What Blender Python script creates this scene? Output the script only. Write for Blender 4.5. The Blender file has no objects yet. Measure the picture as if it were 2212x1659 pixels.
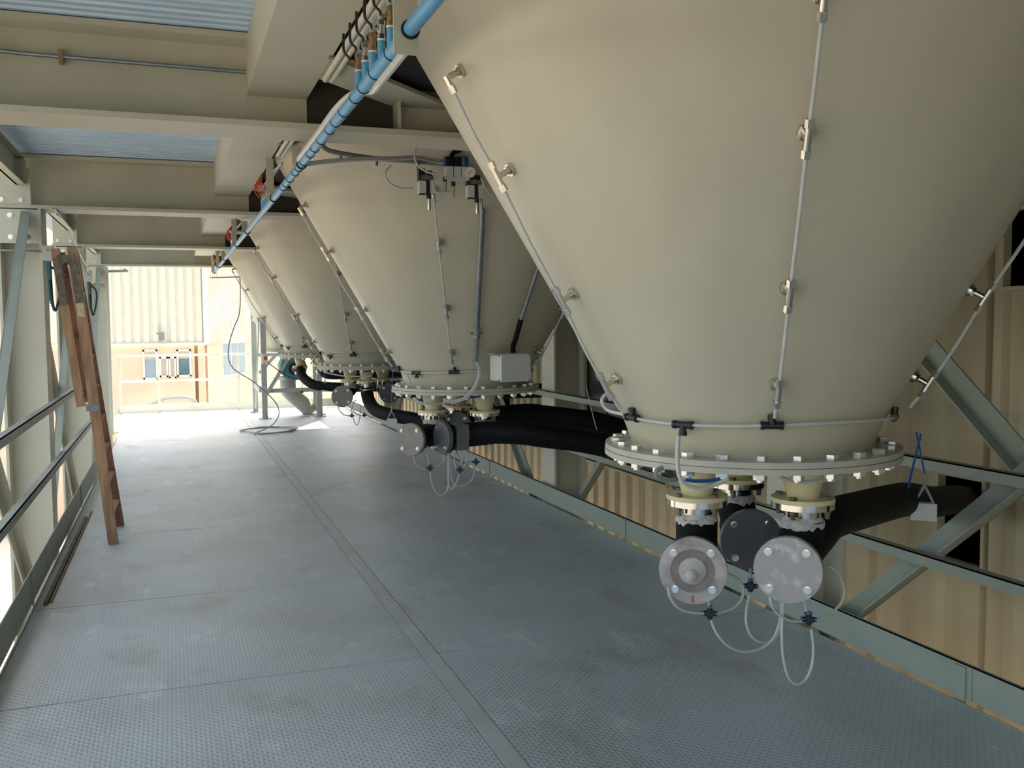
import bpy, math, random
from mathutils import Vector, Matrix
random.seed(7)
sc = bpy.context.scene
COL = sc.collection
R = math.radians

# ------------------------------------------------------------------ camera
F_PX, IMG_W = 2034.64, 2212.0
YAW, PITCH, ROLL = 0.34487506, 0.06593388, -0.00773
cam_d = bpy.data.cameras.new('camera')
cam_d.sensor_width = 36.0
cam_d.lens = F_PX / IMG_W * 36.0
cam_d.clip_end = 300
cam = bpy.data.objects.new('camera', cam_d)
fw = Vector((math.sin(YAW) * math.cos(PITCH), math.cos(YAW) * math.cos(PITCH), -math.sin(PITCH)))
rt = Vector((math.cos(YAW), -math.sin(YAW), 0.0))
upv = rt.cross(fw)
r2 = rt * math.cos(ROLL) + upv * math.sin(ROLL)
u2 = -rt * math.sin(ROLL) + upv * math.cos(ROLL)
m = Matrix((r2, u2, -fw)).transposed().to_4x4()
m.translation = Vector((0, 0, 1.63))
cam.matrix_world = m
COL.objects.link(cam)
sc.camera = cam

# ------------------------------------------------------------------ sky, sun, exposure
SUN_EL, SUN_AZ = R(68), math.atan2(0.436, 0.9)          # azimuth measured from +Y towards +X
sun_to = Vector((math.sin(SUN_AZ) * math.cos(SUN_EL), math.cos(SUN_AZ) * math.cos(SUN_EL), math.sin(SUN_EL)))
w = bpy.data.worlds.new('sky'); sc.world = w; w.use_nodes = True
nt = w.node_tree
bg = nt.nodes['Background']
sky = nt.nodes.new('ShaderNodeTexSky'); sky.sky_type = 'NISHITA'
sky.sun_disc = False; sky.sun_elevation = SUN_EL; sky.sun_rotation = SUN_AZ
sky.air_density = 1.0; sky.dust_density = 4.0; sky.ozone_density = 1.0
wb = nt.nodes.new('ShaderNodeMix'); wb.data_type = 'RGBA'; wb.blend_type = 'MULTIPLY'; wb.inputs[0].default_value = 1.0
wb.inputs[7].default_value = (1.0, 0.90, 0.74, 1)           # hazy, warm daylight balance for the whole sky
nt.links.new(sky.outputs[0], wb.inputs[6]); nt.links.new(wb.outputs[2], bg.inputs[0]); bg.inputs[1].default_value = 0.34
sl = bpy.data.lights.new('sun', 'SUN'); sl.energy = 5.5; sl.angle = R(0.53); sl.color = (1.0, 0.96, 0.88)
so = bpy.data.objects.new('sun', sl); COL.objects.link(so)
so.rotation_euler = sun_to.to_track_quat('Z', 'Y').to_euler(); so.location = (8, 20, 30)
sc.view_settings.view_transform = 'Standard'; sc.view_settings.look = 'None'
sc.view_settings.gamma = 1.0; sc.view_settings.use_curve_mapping = False
sc.view_settings.exposure = 1.3

# ------------------------------------------------------------------ materials
def lin(c):
    return tuple(((v / 255) / 12.92 if v / 255 <= 0.04045 else ((v / 255 + 0.055) / 1.055) ** 2.4) for v in c) + (1,)

def base_mat(name):
    mt = bpy.data.materials.new(name); mt.use_nodes = True
    return mt, mt.node_tree, mt.node_tree.nodes['Principled BSDF']

def paint(name, rgb, rough=0.5, metal=0.0, var=0.08, scale=4.0, stretch=(1, 1, 1), bump=0.0, bscale=60.0, rgb2=None, spec=0.5, thr=(0.35, 0.7)):
    mt, t, p = base_mat(name)
    N, L = t.nodes, t.links
    p.inputs['Roughness'].default_value = rough
    p.inputs['Metallic'].default_value = metal
    p.inputs['Specular IOR Level'].default_value = spec
    a = lin(rgb)
    b = lin(rgb2) if rgb2 else tuple(v * (1 - var * 2) for v in a[:3]) + (1,)
    tc = N.new('ShaderNodeTexCoord'); mp = N.new('ShaderNodeMapping'); mp.inputs['Scale'].default_value = stretch
    L.new(tc.outputs['Object'], mp.inputs[0])
    nz = N.new('ShaderNodeTexNoise'); nz.inputs['Scale'].default_value = scale; nz.inputs['Detail'].default_value = 6
    L.new(mp.outputs[0], nz.inputs['Vector'])
    rp = N.new('ShaderNodeValToRGB'); rp.color_ramp.elements[0].position = thr[0]; rp.color_ramp.elements[1].position = thr[1]
    rp.color_ramp.elements[0].color = a; rp.color_ramp.elements[1].color = b
    L.new(nz.outputs[0], rp.inputs[0]); L.new(rp.outputs[0], p.inputs['Base Color'])
    if bump:
        n2 = N.new('ShaderNodeTexNoise'); n2.inputs['Scale'].default_value = bscale; n2.inputs['Detail'].default_value = 4
        L.new(mp.outputs[0], n2.inputs['Vector'])
        bp = N.new('ShaderNodeBump'); bp.inputs['Strength'].default_value = 0.5; bp.inputs['Distance'].default_value = bump
        L.new(n2.outputs[0], bp.inputs['Height']); L.new(bp.outputs[0], p.inputs['Normal'])
    return mt

M = {}
M['silo'] = paint('silo_paint', (194, 188, 167), 0.38, var=0.05, scale=1.6, stretch=(2.2, 2.2, 0.35), bump=0.012, bscale=1.5, spec=0.4)
M['nozzle'] = paint('nozzle_cream', (222, 210, 168), 0.4, var=0.05)
M['flange'] = paint('flange_paint', (188, 184, 170), 0.5, var=0.07, scale=8)
M['steel_paint'] = paint('structure_paint', (194, 189, 168), 0.5, var=0.06, scale=2.0, bump=0.002, bscale=8)
M['column'] = paint('column_paint', (200, 198, 182), 0.5, var=0.04, scale=2.0)
M['rail'] = paint('rail_grey_green', (150, 158, 146), 0.5, var=0.05, scale=5)
M['far_rail'] = paint('far_rail_cream', (214, 210, 192), 0.5, var=0.04)
M['galv'] = paint('galvanised', (150, 156, 160), 0.38, 0.75, var=0.12, scale=14)
M['galv_frame'] = paint('galvanised_frame', (172, 178, 176), 0.45, 0.35, var=0.08, scale=9)
M['deck'] = paint('galvanised_deck', (196, 218, 236), 0.45, 0.25, var=0.10, scale=5, stretch=(0.4, 3, 1))
M['zinc'] = paint('zinc_bolt', (225, 228, 230), 0.22, 0.9, var=0.05, scale=20)
M['stainless'] = paint('stainless', (215, 213, 208), 0.14, 1.0, var=0.06, scale=12)
M['nickel'] = paint('nickel_fitting', (216, 210, 198), 0.17, 1.0, var=0.08, scale=30)
M['brass'] = paint('brass_valve', (172, 140, 108), 0.35, 0.8, var=0.1, scale=40)
M['rubber'] = paint('black_rubber', (13, 13, 14), 0.65, var=0.2, scale=10, bump=0.001, bscale=90, spec=0.2)
M['black'] = paint('black_plastic', (24, 25, 30), 0.35, var=0.1, scale=20)
M['tube'] = paint('grey_air_tube', (196, 198, 194), 0.3, var=0.06, scale=20)
M['tube_dark'] = paint('grey_hose', (140, 142, 140), 0.4, var=0.06, scale=20)
M['blue_ring'] = paint('blue_plastic', (60, 110, 190), 0.35, var=0.05)
M['blue_hose'] = paint('blue_hose', (30, 92, 160), 0.35, var=0.05)
M['blue_pipe'] = paint('blue_air_pipe', (92, 160, 200), 0.35, var=0.06, scale=6)
M['teal'] = paint('teal_cable', (60, 120, 125), 0.5, var=0.2, scale=20)
M['valve_teal'] = paint('teal_enamel', (70, 132, 136), 0.4, var=0.1)
M['red'] = paint('red_plastic', (200, 62, 48), 0.4, var=0.05)
M['cover_pale'] = paint('pale_grey_cover', (184, 178, 176), 0.3, var=0.10, scale=14, bump=0.003, bscale=40, rgb2=(140, 130, 128))
M['cover_speckled'] = paint('speckled_grey_cover', (168, 162, 162), 0.28, scale=22, bump=0.003, bscale=50, rgb2=(214, 212, 214), thr=(0.55, 0.75))
M['cover_ring'] = paint('grey_brown_ring', (138, 128, 124), 0.35, var=0.15, scale=30)
M['chute'] = paint('pale_grey_pipe', (176, 174, 166), 0.45, var=0.06)
M['cover_dark'] = paint('dark_grey_cover', (98, 98, 104), 0.4, var=0.08, scale=16)
M['cover_tan'] = paint('tan_grey_cover', (150, 142, 136), 0.45, var=0.08, scale=16)
M['foam'] = paint('white_foam', (206, 204, 200), 0.9, var=0.2, scale=60, bump=0.004, bscale=80)
M['gasket'] = paint('rusty_gasket', (120, 74, 44), 0.8, var=0.3, scale=14, rgb2=(170, 160, 140))
M['rust'] = paint('rust_mark', (176, 108, 50), 0.7, var=0.2, scale=30)
M['box_grey'] = paint('light_grey_box', (206, 208, 204), 0.45, var=0.03)
M['conduit_grey'] = paint('grey_pvc_conduit', (132, 140, 142), 0.4, var=0.05)
M['wood'] = paint('ladder_wood', (178, 140, 108), 0.6, var=0.2, scale=5, stretch=(6, 6, 0.8), rgb2=(138, 104, 80))
M['wood_edge'] = paint('ladder_wood_edge', (146, 96, 74), 0.6, var=0.2, scale=5, stretch=(6, 6, 0.8))
M['iron'] = paint('dull_iron_plate', (128, 120, 108), 0.55, 0.4, var=0.25, scale=18, rgb2=(90, 78, 62))
M['clad'] = paint('beige_cladding', (196, 184, 150), 0.5, var=0.07, scale=1.5, stretch=(1, 3, 0.3), rgb2=(180, 162, 134))
M['clad_far'] = paint('cream_cladding', (222, 217, 200), 0.5, var=0.03)
M['pink'] = paint('pink_render', (228, 202, 176), 0.8, var=0.06, scale=1.0)
M['brown'] = paint('brown_pilaster', (176, 146, 110), 0.8, var=0.06)
M['concrete'] = paint('yard_concrete', (124, 120, 112), 0.85, var=0.1, scale=0.6)
M['yard'] = paint('pale_bounce', (214, 208, 196), 0.85, var=0.06, scale=0.6)  # light tone for the ground slab that brightens the far building
M['pocket_shade'] = paint('brown_pocket_shade', (66, 60, 50), 0.7, var=0.15, scale=3)  # shade of the beam corner pockets, put into colour
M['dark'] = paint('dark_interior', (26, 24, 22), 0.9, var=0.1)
M['dark_panel'] = paint('dark_grey_panel', (62, 62, 60), 0.35, var=0.1, scale=3)
M['glass'] = paint('window_glass', (96, 124, 132), 0.08, var=0.1, scale=2, spec=0.8)
M['glass_blue'] = paint('window_blind_blue', (150, 168, 176), 0.4, var=0.05)
M['blind'] = paint('roller_blind', (188, 178, 158), 0.6, var=0.05)
M['white'] = paint('white_frame', (230, 228, 220), 0.5, var=0.03)
M['paper'] = paint('paper_label', (206, 198, 160), 0.7, var=0.2, scale=40)

def floor_material():
    mt, t, p = base_mat('checker_plate')
    N, L = t.nodes, t.links
    geo = N.new('ShaderNodeNewGeometry'); sep = N.new('ShaderNodeSeparateXYZ'); L.new(geo.outputs['Position'], sep.inputs[0])
    def mth(op, a, b=None, c=None):
        n = N.new('ShaderNodeMath'); n.operation = op
        for i, v in enumerate((a, b, c)):
            if v is None: continue
            if isinstance(v, (int, float)): n.inputs[i].default_value = v
            else: L.new(v, n.inputs[i])
        return n.outputs[0]
    cu = mth('COSINE', mth('MULTIPLY', sep.outputs[0], 2 * math.pi / 0.036))
    cv = mth('COSINE', mth('MULTIPLY', sep.outputs[1], 2 * math.pi / 0.036))
    pat = mth('MULTIPLY', cu, cv)
    lump = mth('MAXIMUM', mth('SUBTRACT', pat, 0.25), 0.0)
    def noise(scale, detail=6, st=(1, 1, 1), rough=0.55):
        mp = N.new('ShaderNodeMapping'); mp.inputs['Scale'].default_value = st
        L.new(geo.outputs['Position'], mp.inputs[0])
        n = N.new('ShaderNodeTexNoise'); n.inputs['Scale'].default_value = scale; n.inputs['Detail'].default_value = detail
        n.inputs['Roughness'].default_value = rough
        L.new(mp.outputs[0], n.inputs['Vector']); return n.outputs[0]
    def ramp(src, p0, p1, c0, c1):
        r = N.new('ShaderNodeValToRGB'); e = r.color_ramp.elements
        e[0].position, e[1].position = p0, p1; e[0].color, e[1].color = c0, c1
        L.new(src, r.inputs[0]); return r.outputs[0]
    def mix(f, a, b, mode='MIX'):
        n = N.new('ShaderNodeMix'); n.data_type = 'RGBA'; n.blend_type = mode
        if isinstance(f, (int, float)): n.inputs[0].default_value = f
        else: L.new(f, n.inputs[0])
        L.new(a, n.inputs[6]); L.new(b, n.inputs[7]); return n.outputs[2]
    base = ramp(noise(1.1), 0.3, 0.72, lin((206, 216, 224)), lin((186, 193, 196)))
    stain = ramp(noise(2.3, 8, (1, 0.6, 1)), 0.56, 0.70, (0, 0, 0, 1), (0.5, 0.5, 0.5, 1))
    rgbs = N.new('ShaderNodeRGB'); rgbs.outputs[0].default_value = lin((166, 162, 150))
    base = mix(stain, base, rgbs.outputs[0])
    dark = ramp(pat, 0.2, 0.85, (1, 1, 1, 1), (0.86, 0.86, 0.86, 1))
    base = mix(1.0, base, dark, 'MULTIPLY')
    scuff = ramp(noise(3.4, 9, (1, 0.45, 1), 0.7), 0.585, 0.72, (0, 0, 0, 1), (0.75, 0.75, 0.75, 1))
    rgbw = N.new('ShaderNodeRGB'); rgbw.outputs[0].default_value = lin((240, 242, 243))
    base = mix(scuff, base, rgbw.outputs[0])
    spk = ramp(noise(38, 2), 0.74, 0.78, (0, 0, 0, 1), (0.7, 0.7, 0.7, 1))
    rgbk = N.new('ShaderNodeRGB'); rgbk.outputs[0].default_value = lin((70, 68, 62))
    base = mix(spk, base, rgbk.outputs[0])
    L.new(base, p.inputs['Base Color'])
    p.inputs['Roughness'].default_value = 0.42; p.inputs['Metallic'].default_value = 0.35
    bp = N.new('ShaderNodeBump'); bp.inputs['Strength'].default_value = 0.7; bp.inputs['Distance'].default_value = 0.004
    L.new(lump, bp.inputs['Height']); L.new(bp.outputs[0], p.inputs['Normal'])
    return mt
M['floor'] = floor_material()
M['floor_strip'] = paint('plain_floor_strip', (200, 204, 206), 0.45, 0.3, var=0.08, scale=4)
M['tube_print'] = M['tube']

# ------------------------------------------------------------------ mesh builder
WL = {}                                                   # world location of every object made

def frame(d):
    d = Vector(d).normalized()
    a = Vector((0, 0, 1)) if abs(d.z) < 0.9 else Vector((0, 1, 0))
    u = d.cross(a).normalized(); v = d.cross(u).normalized()
    return d, u, v

class MB:
    def __init__(s): s.v, s.f = [], []
    def add(s, vs, fs):
        o = len(s.v); s.v += [Vector(q) for q in vs]; s.f += [tuple(i + o for i in q) for q in fs]; return s
    def box(s, p0, p1):
        x0, y0, z0 = (min(a, b) for a, b in zip(p0, p1)); x1, y1, z1 = (max(a, b) for a, b in zip(p0, p1))
        return s.add([(x0, y0, z0), (x1, y0, z0), (x1, y1, z0), (x0, y1, z0), (x0, y0, z1), (x1, y0, z1), (x1, y1, z1), (x0, y1, z1)],
                     [(0, 3, 2, 1), (4, 5, 6, 7), (0, 1, 5, 4), (1, 2, 6, 5), (2, 3, 7, 6), (3, 0, 4, 7)])
    def obox(s, c, ax, ay, az):                            # centre and three half-axis vectors
        c, ax, ay, az = map(Vector, (c, ax, ay, az))
        vs = [c + ax * i + ay * j + az * k for k in (-1, 1) for i, j in ((-1, -1), (1, -1), (1, 1), (-1, 1))]
        return s.add(vs, [(0, 3, 2, 1), (4, 5, 6, 7), (0, 1, 5, 4), (1, 2, 6, 5), (2, 3, 7, 6), (3, 0, 4, 7)])
    def bar(s, p0, p1, a, b, up=(0, 0, 1)):                # rectangular bar, a along 'side', b along 'up'
        p0, p1 = Vector(p0), Vector(p1); d = (p1 - p0)
        dn = d.normalized(); side = dn.cross(Vector(up)).normalized(); u = side.cross(dn).normalized()
        return s.obox((p0 + p1) / 2, d / 2, side * a / 2, u * b / 2)
    def cyl(s, p0, p1, r, n=16, r1=None, caps=True, rot=0.0):
        p0, p1 = Vector(p0), Vector(p1); r1 = r if r1 is None else r1
        d, u, v = frame(p1 - p0)
        vs = []
        for q, rr in ((p0, r), (p1, r1)):
            vs += [q + (u * math.cos(2 * math.pi * i / n + rot) + v * math.sin(2 * math.pi * i / n + rot)) * rr for i in range(n)]
        fs = [(i, (i + 1) % n, n + (i + 1) % n, n + i) for i in range(n)]
        if caps: fs += [tuple(range(n - 1, -1, -1)), tuple(range(n, 2 * n))]
        return s.add(vs, fs)
    def lathe(s, prof, n=48, c=(0, 0, 0), axis=(0, 0, 1)):  # prof: (radius, height) pairs
        c = Vector(c); d, u, v = frame(axis)
        if d.z > 0.99: u, v = Vector((1, 0, 0)), Vector((0, 1, 0))
        vs, fs = [], []
        for r, h in prof:
            vs += [c + d * h + (u * math.cos(2 * math.pi * i / n) + v * math.sin(2 * math.pi * i / n)) * r for i in range(n)]
        for k in range(len(prof) - 1):
            fs += [(k * n + i, k * n + (i + 1) % n, (k + 1) * n + (i + 1) % n, (k + 1) * n + i) for i in range(n)]
        if prof[0][0] > 1e-6 and getattr(s, 'cap', True): fs.append(tuple(range(n - 1, -1, -1)))
        if prof[-1][0] > 1e-6 and getattr(s, 'cap', True): fs.append(tuple((len(prof) - 1) * n + i for i in range(n)))
        return s.add(vs, fs)
    def tube(s, pts, r, n=8, smooth=6):
        P = [Vector(q) for q in pts]
        if smooth and len(P) > 2: P = catmull(P, smooth)
        _, u, _ = frame(P[1] - P[0]); rings = []
        for i, q in enumerate(P):
            t = (P[min(i + 1, len(P) - 1)] - P[max(i - 1, 0)]).normalized()
            u = (u - t * u.dot(t)).normalized(); v = t.cross(u)
            rings.append([q + (u * math.cos(2 * math.pi * k / n) + v * math.sin(2 * math.pi * k / n)) * r for k in range(n)])
        vs = [x for rg in rings for x in rg]
        fs = [(a * n + k, a * n + (k + 1) % n, (a + 1) * n + (k + 1) % n, (a + 1) * n + k) for a in range(len(P) - 1) for k in range(n)]
        fs += [tuple(range(n - 1, -1, -1)), tuple((len(P) - 1) * n + k for k in range(n))]
        return s.add(vs, fs)
    def extrude(s, prof, d0, d1, fn):                      # closed 2-D profile swept from d0 to d1; fn(a,b,d)->xyz
        n = len(prof); vs = [fn(a, b, d) for d in (d0, d1) for a, b in prof]
        fs = [(i, (i + 1) % n, n + (i + 1) % n, n + i) for i in range(n)] + [tuple(range(n - 1, -1, -1)), tuple(range(n, 2 * n))]
        return s.add(vs, fs)
    def build(s, name, mt, parent=None, loc=None, ang=35):
        if parent is not None: o_w = WL[parent]
        else: o_w = Vector(loc) if loc is not None else Vector((0, 0, 0))
        me = bpy.data.meshes.new(name)
        me.from_pydata([tuple(q - o_w) for q in s.v], [], s.f)
        me.materials.append(M[mt] if isinstance(mt, str) else mt)
        me.polygons.foreach_set('use_smooth', [True] * len(me.polygons))
        me.update(); me.set_sharp_from_angle(angle=R(ang))
        import bmesh
        bm = bmesh.new(); bm.from_mesh(me); bmesh.ops.recalc_face_normals(bm, faces=bm.faces); bm.to_mesh(me); bm.free()
        o = bpy.data.objects.new(name, me); COL.objects.link(o)
        if parent is not None: o.parent = parent
        else: o.location = o_w
        WL[o] = o_w
        return o

def catmull(P, k):
    out = []
    Q = [P[0] * 2 - P[1]] + P + [P[-1] * 2 - P[-2]]
    for i in range(1, len(Q) - 2):
        a, b, c, d = Q[i - 1], Q[i], Q[i + 1], Q[i + 2]
        for j in range(k):
            t = j / k
            out.append(0.5 * ((2 * b) + (c - a) * t + (2 * a - 5 * b + 4 * c - d) * t * t + (3 * b - 3 * c + d - a) * t ** 3))
    out.append(P[-1]); return out

def tag(o, label, cat, group=None, kind=None):
    if label: o['label'] = label
    if cat: o['category'] = cat
    if group: o['group'] = group
    if kind: o['kind'] = kind
    return o

def thing(name, label, cat, loc=(0, 0, 0), group=None, kind=None):
    o = bpy.data.objects.new(name, None); COL.objects.link(o); o.location = loc; o.empty_display_size = 0.1
    WL[o] = Vector(loc); return tag(o, label, cat, group, kind)

def struct(o, label=None):
    o['kind'] = 'structure'
    if label: o['label'] = label
    return o

def copy_tree(o, parent=None, loc=None):
    c = o.copy(); COL.objects.link(c); c.parent = parent
    if loc is not None: c.location = loc; WL[c] = Vector(loc)
    else: WL[c] = WL[parent] if parent else WL[o]
    for ch in list(o.children): copy_tree(ch, c)
    return c

def hexbolt(c, axis, r=0.02, h=0.014):
    axis = Vector(axis).normalized(); c = Vector(c)
    return MB().cyl(c, c + axis * 0.003, r * 1.25, 14).cyl(c + axis * 0.003, c + axis * (0.003 + h), r, 6)

# ================================================================== SETTING
# yard far below the raised platform
struct(MB().box((-60, -40, -4.6), (60, 90, -4.5)).build('ground', 'concrete', loc=(0, 0, -4.5)), 'pale concrete yard below the platform')

struct(MB().box((-40, 21.5, -4.5), (4, 31, -4.46)).build('ground_bounce_slab', 'yard', loc=(0, 25, -4.5)), 'pale slab added to bounce light onto the far building')  # ground piece added to reflect light up at the far walls

# ---- platform floor: sub-frame and separate plates
XL, XR, XS0, XS1, YEND = -0.80, 3.10, 1.100, 1.185, 18.6
fl = thing('floor', 'grey steel chequer plate platform floor', None, (0, 0, 0), kind='structure')
MB().box((XL, -9, -0.30), (XR, YEND, -0.012)).build('subframe', 'dark', fl)
def plates(x0, x1, ys):
    for a, b in zip(ys[:-1], ys[1:]):
        MB().box((x0 + 0.0025, a + 0.0045, -0.012), (x1 - 0.0025, b - 0.0045, 0)).build('floor_plate', 'floor', fl)
plates(XL, XS0, [-9, -6, -3, -0.6, 2.9, 4.40, 5.92, 7.85, 10.9, 14.0, 16.2, YEND])
plates(XS1, XR, [-9, -5, -2, 0.9, 4.42, 7.85, 11.2, 14.2, 16.3, YEND])
for a, b in ((-9, -3), (-3, 1.2), (1.2, 5.4), (5.4, 9.6), (9.6, 13.9), (13.9, YEND)):
    MB().box((XS0 + 0.002, a + 0.002, -0.012), (XS1 - 0.002, b - 0.002, 0.0015)).build('joint_strip', 'floor_strip', fl)
# edge curbs of the floor (folded plate edges)
MB().box((XL - 0.006, -9, -0.06), (XL, YEND, 0.012)).build('floor_edge', 'column', fl)
MB().box((XR, -9, -0.06), (XR + 0.006, YEND, 0.004)).build('floor_edge', 'rail', fl)
# loose flat bar lying along the left kick plate
tag(MB().bar((-0.745, 6.0, 0.012), (-0.735, 8.6, 0.012), 0.022, 0.02).bar((-0.722, 6.05, 0.006), (-0.712, 8.9, 0.006), 0.012, 0.012).build('steel_flat_bar', 'iron', loc=(-0.74, 7.2, 0)),
    'thin loose steel bar lying on the floor along the left kick plate', 'bar')

# ---- left roof: profiled galvanised deck on the cross beams
ceil = thing('ceiling', 'galvanised profiled steel roof deck', None, (0, 0, 2.905), kind='structure')
def deck_sheet(y0, y1, x0, x1, z=2.905, pitch=0.075):
    mb = MB(); n = max(1, round((y1 - y0) / pitch)); p = (y1 - y0) / n; prof = []
    for i in range(n):
        a = y0 + i * p
        prof += [(a, z), (a + p * 0.42, z), (a + p * 0.5, z + 0.010), (a + p * 0.92, z + 0.010)]
    prof.append((y1, z))
    vs = [(x, a, b) for x in (x0, x1) for a, b in prof]; k = len(prof)
    mb.add(vs, [(i, i + 1, k + i + 1, k + i) for i in range(k - 1)])
    # thin stiffening grooves
    return mb
ys = [-9.0 + i * 0.99 for i in range(26)]
for a, b in zip(ys[:-1], ys[1:]):
    deck_sheet(a, b, -1.5, 0.40).build('deck_sheet', 'deck', ceil)
MB().box((-1.5, -9, 2.945), (0.40, 15.75, 3.05)).build('roof_slab', 'concrete', ceil)
# closed cover over the hopper bays (dark space above the hoppers)
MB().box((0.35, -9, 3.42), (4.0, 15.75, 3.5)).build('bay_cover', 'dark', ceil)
for a_, b_ in ((-9, 4.34), (4.66, 7.86), (8.18, 11.49), (11.81, 15.14)): MB().box((0.615, a_, 2.705), (3.215, b_, 2.72)).build('void_shade_sheet', 'dark', ceil)  # dark sheets painting the voids around the cones as deep shade
MB().box((0.35, -9, 2.9), (0.37, 15.75, 3.42)).build('bay_side', 'steel_paint', ceil)
MB().box((2.82, 15.75, 3.1), (4.0, 19.0, 3.2)).build('sun_blocking_slab', 'steel_paint', ceil)  # unseen slab added to keep sun off the floor by the fifth hopper
MB().box((0.37, 15.73, 2.9), (4.0, 15.75, 3.42)).build('bay_end', 'steel_paint', ceil)

# ---- right wall of the neighbouring building: trapezoidal cladding with openings
wallr = thing('wall_right', 'beige profiled steel cladding of the building behind the right railing', None, (4.0, 8, -4.5), kind='structure')
XW = 4.0
openings = [(3.80, 4.10, 0.30, 0.765), (2.75, 3.70, 1.79, 2.17), (7.20, 8.95, 0.20, 1.75), (1.2, 1.9, 0.2, 0.75), (11.2, 12.0, 0.3, 0.8)]
def clad_strip(y0, y1, z0, z1, x=XW, pitch=0.25, depth=0.035):
    n = max(1, round((y1 - y0) / pitch)); p = (y1 - y0) / n; prof = []
    for i in range(n):
        a = y0 + i * p
        prof += [(a, x), (a + p * 0.50, x), (a + p * 0.60, x + depth), (a + p * 0.90, x + depth)]
    prof.append((y1, x)); k = len(prof)
    return MB().add([(b, a, z) for z in (z0, z1) for a, b in prof], [(i, i + 1, k + i + 1, k + i) for i in range(k - 1)])
cuts = sorted({-9.0, 21.0} | {v for o in openings for v in o[:2]} | {-7.8, -6.6, -5.4, -4.2, -3.0, -1.9, -0.8, 0.3, 5.2, 6.2, 10.05, 13.1, 14.2, 15.3, 16.4, 17.5, 18.6, 19.7})
for a, b in zip(cuts[:-1], cuts[1:]):
    zs = [(-4.5, 9.0)]  # wall carried up out of view to block sun on the far floor
    for o in openings:
        if o[0] <= a + 1e-6 and b <= o[1] + 1e-6: zs = [(-4.5, o[2]), (o[3], 9.0)]
    for z0, z1 in zs: clad_strip(a, b, z0, z1).build('cladding_sheet', 'clad', wallr)
for y0, y1, z0, z1 in openings:
    mb = MB()
    for q0, q1 in (((XW - .004, y0 - .02, z0 - .02), (XW + .05, y0, z1 + .02)), ((XW - .004, y1, z0 - .02), (XW + .05, y1 + .02, z1 + .02)),
                   ((XW - .004, y0, z0 - .02), (XW + .05, y1, z0)), ((XW - .004, y0, z1), (XW + .05, y1, z1 + .02))): mb.box(q0, q1)
    mb.build('opening_trim', 'clad', wallr)
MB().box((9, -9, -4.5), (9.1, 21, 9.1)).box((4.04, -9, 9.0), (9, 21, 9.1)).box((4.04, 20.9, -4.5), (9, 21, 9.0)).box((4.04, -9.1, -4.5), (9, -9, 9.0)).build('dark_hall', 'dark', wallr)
# dark glazed strip window behind the second column
win = thing('window_1', 'dark glazed strip window with thin mullions in the right wall', None, (4.04, 8.07, 0.2), kind='structure')
yy = [7.20, 7.62, 8.05, 8.50, 8.95]
for a, b in zip(yy[:-1], yy[1:]): MB().box((4.06, a + 0.012, 0.34), (4.066, b - 0.012, 1.74)).build('pane', 'dark_panel', win)
for a in yy[1:-1]: MB().box((4.05, a - 0.012, 0.32), (4.075, a + 0.012, 1.75)).build('mullion', 'dark_panel', win)
MB().box((4.04, 7.20, 0.20), (4.10, 8.95, 0.33)).build('window_sill', 'dark_panel', win)

# ---- steel frame: columns, cross beams, girders
BEAM_Y = [0.95, 4.50, 8.02, 11.65, 15.30]
ORD = ['nearest', 'first', 'second', 'third', 'last']
def i_beam_x(y, x0, x1, zb=2.50, zt=2.90, wd=0.30, tf=0.026, tw=0.014):
    return [('bottom_flange', MB().box((x0, y - wd / 2, zb), (x1, y + wd / 2, zb + tf))),
            ('top_flange', MB().box((x0, y - wd / 2, zt - tf), (x1, y + wd / 2, zt))),
            ('web', MB().box((x0, y - tw / 2, zb + tf), (x1, y + tw / 2, zt - tf)))]
beam_lab = ['deep beige cross beam overhead behind the viewer', 'deep beige cross beam spanning the top of the picture, with a thin conduit along its web',
            'second deep beige cross beam from the front, bolted to the left column with four bolts', 'third beige cross beam from the front above the walkway',
            'last beige cross beam above the bright end of the walkway']
for k, y in enumerate(BEAM_Y):
    if k == 0: continue
    t = thing('cross_beam', beam_lab[k], 'beam', (1.15, y, 2.50), group='roof cross beams')
    for nm, mb in i_beam_x(y, -1.22, 3.52): mb.build(nm, 'steel_paint', t)
    yf = y - 0.007
    MB().box((0.346, yf - 0.012, 2.526), (0.613, yf, 2.874)).build('stiffener_plate', 'steel_paint', t)
    MB().box((0.615, yf - 0.004, 2.527), (1.019, yf - 0.001, 2.873)).build('web_shade_panel', 'pocket_shade', t)  # dark brown panel stands in for shadow on the beam web
    MB().box((1.02, yf - 0.11, 2.526), (1.034, yf, 2.874)).build('stiffener_plate', 'steel_paint', t)
    MB().box((-1.20, y - 0.142, 2.526), (-0.965, y - 0.128, 2.80)).build('end_plate', 'column', t)
    for sx in (-1.16, -1.03):
        hexbolt((sx, y - 0.142, 2.56), (0, -1, 0), 0.014, 0.01).build('bolt', 'zinc', t)

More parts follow.
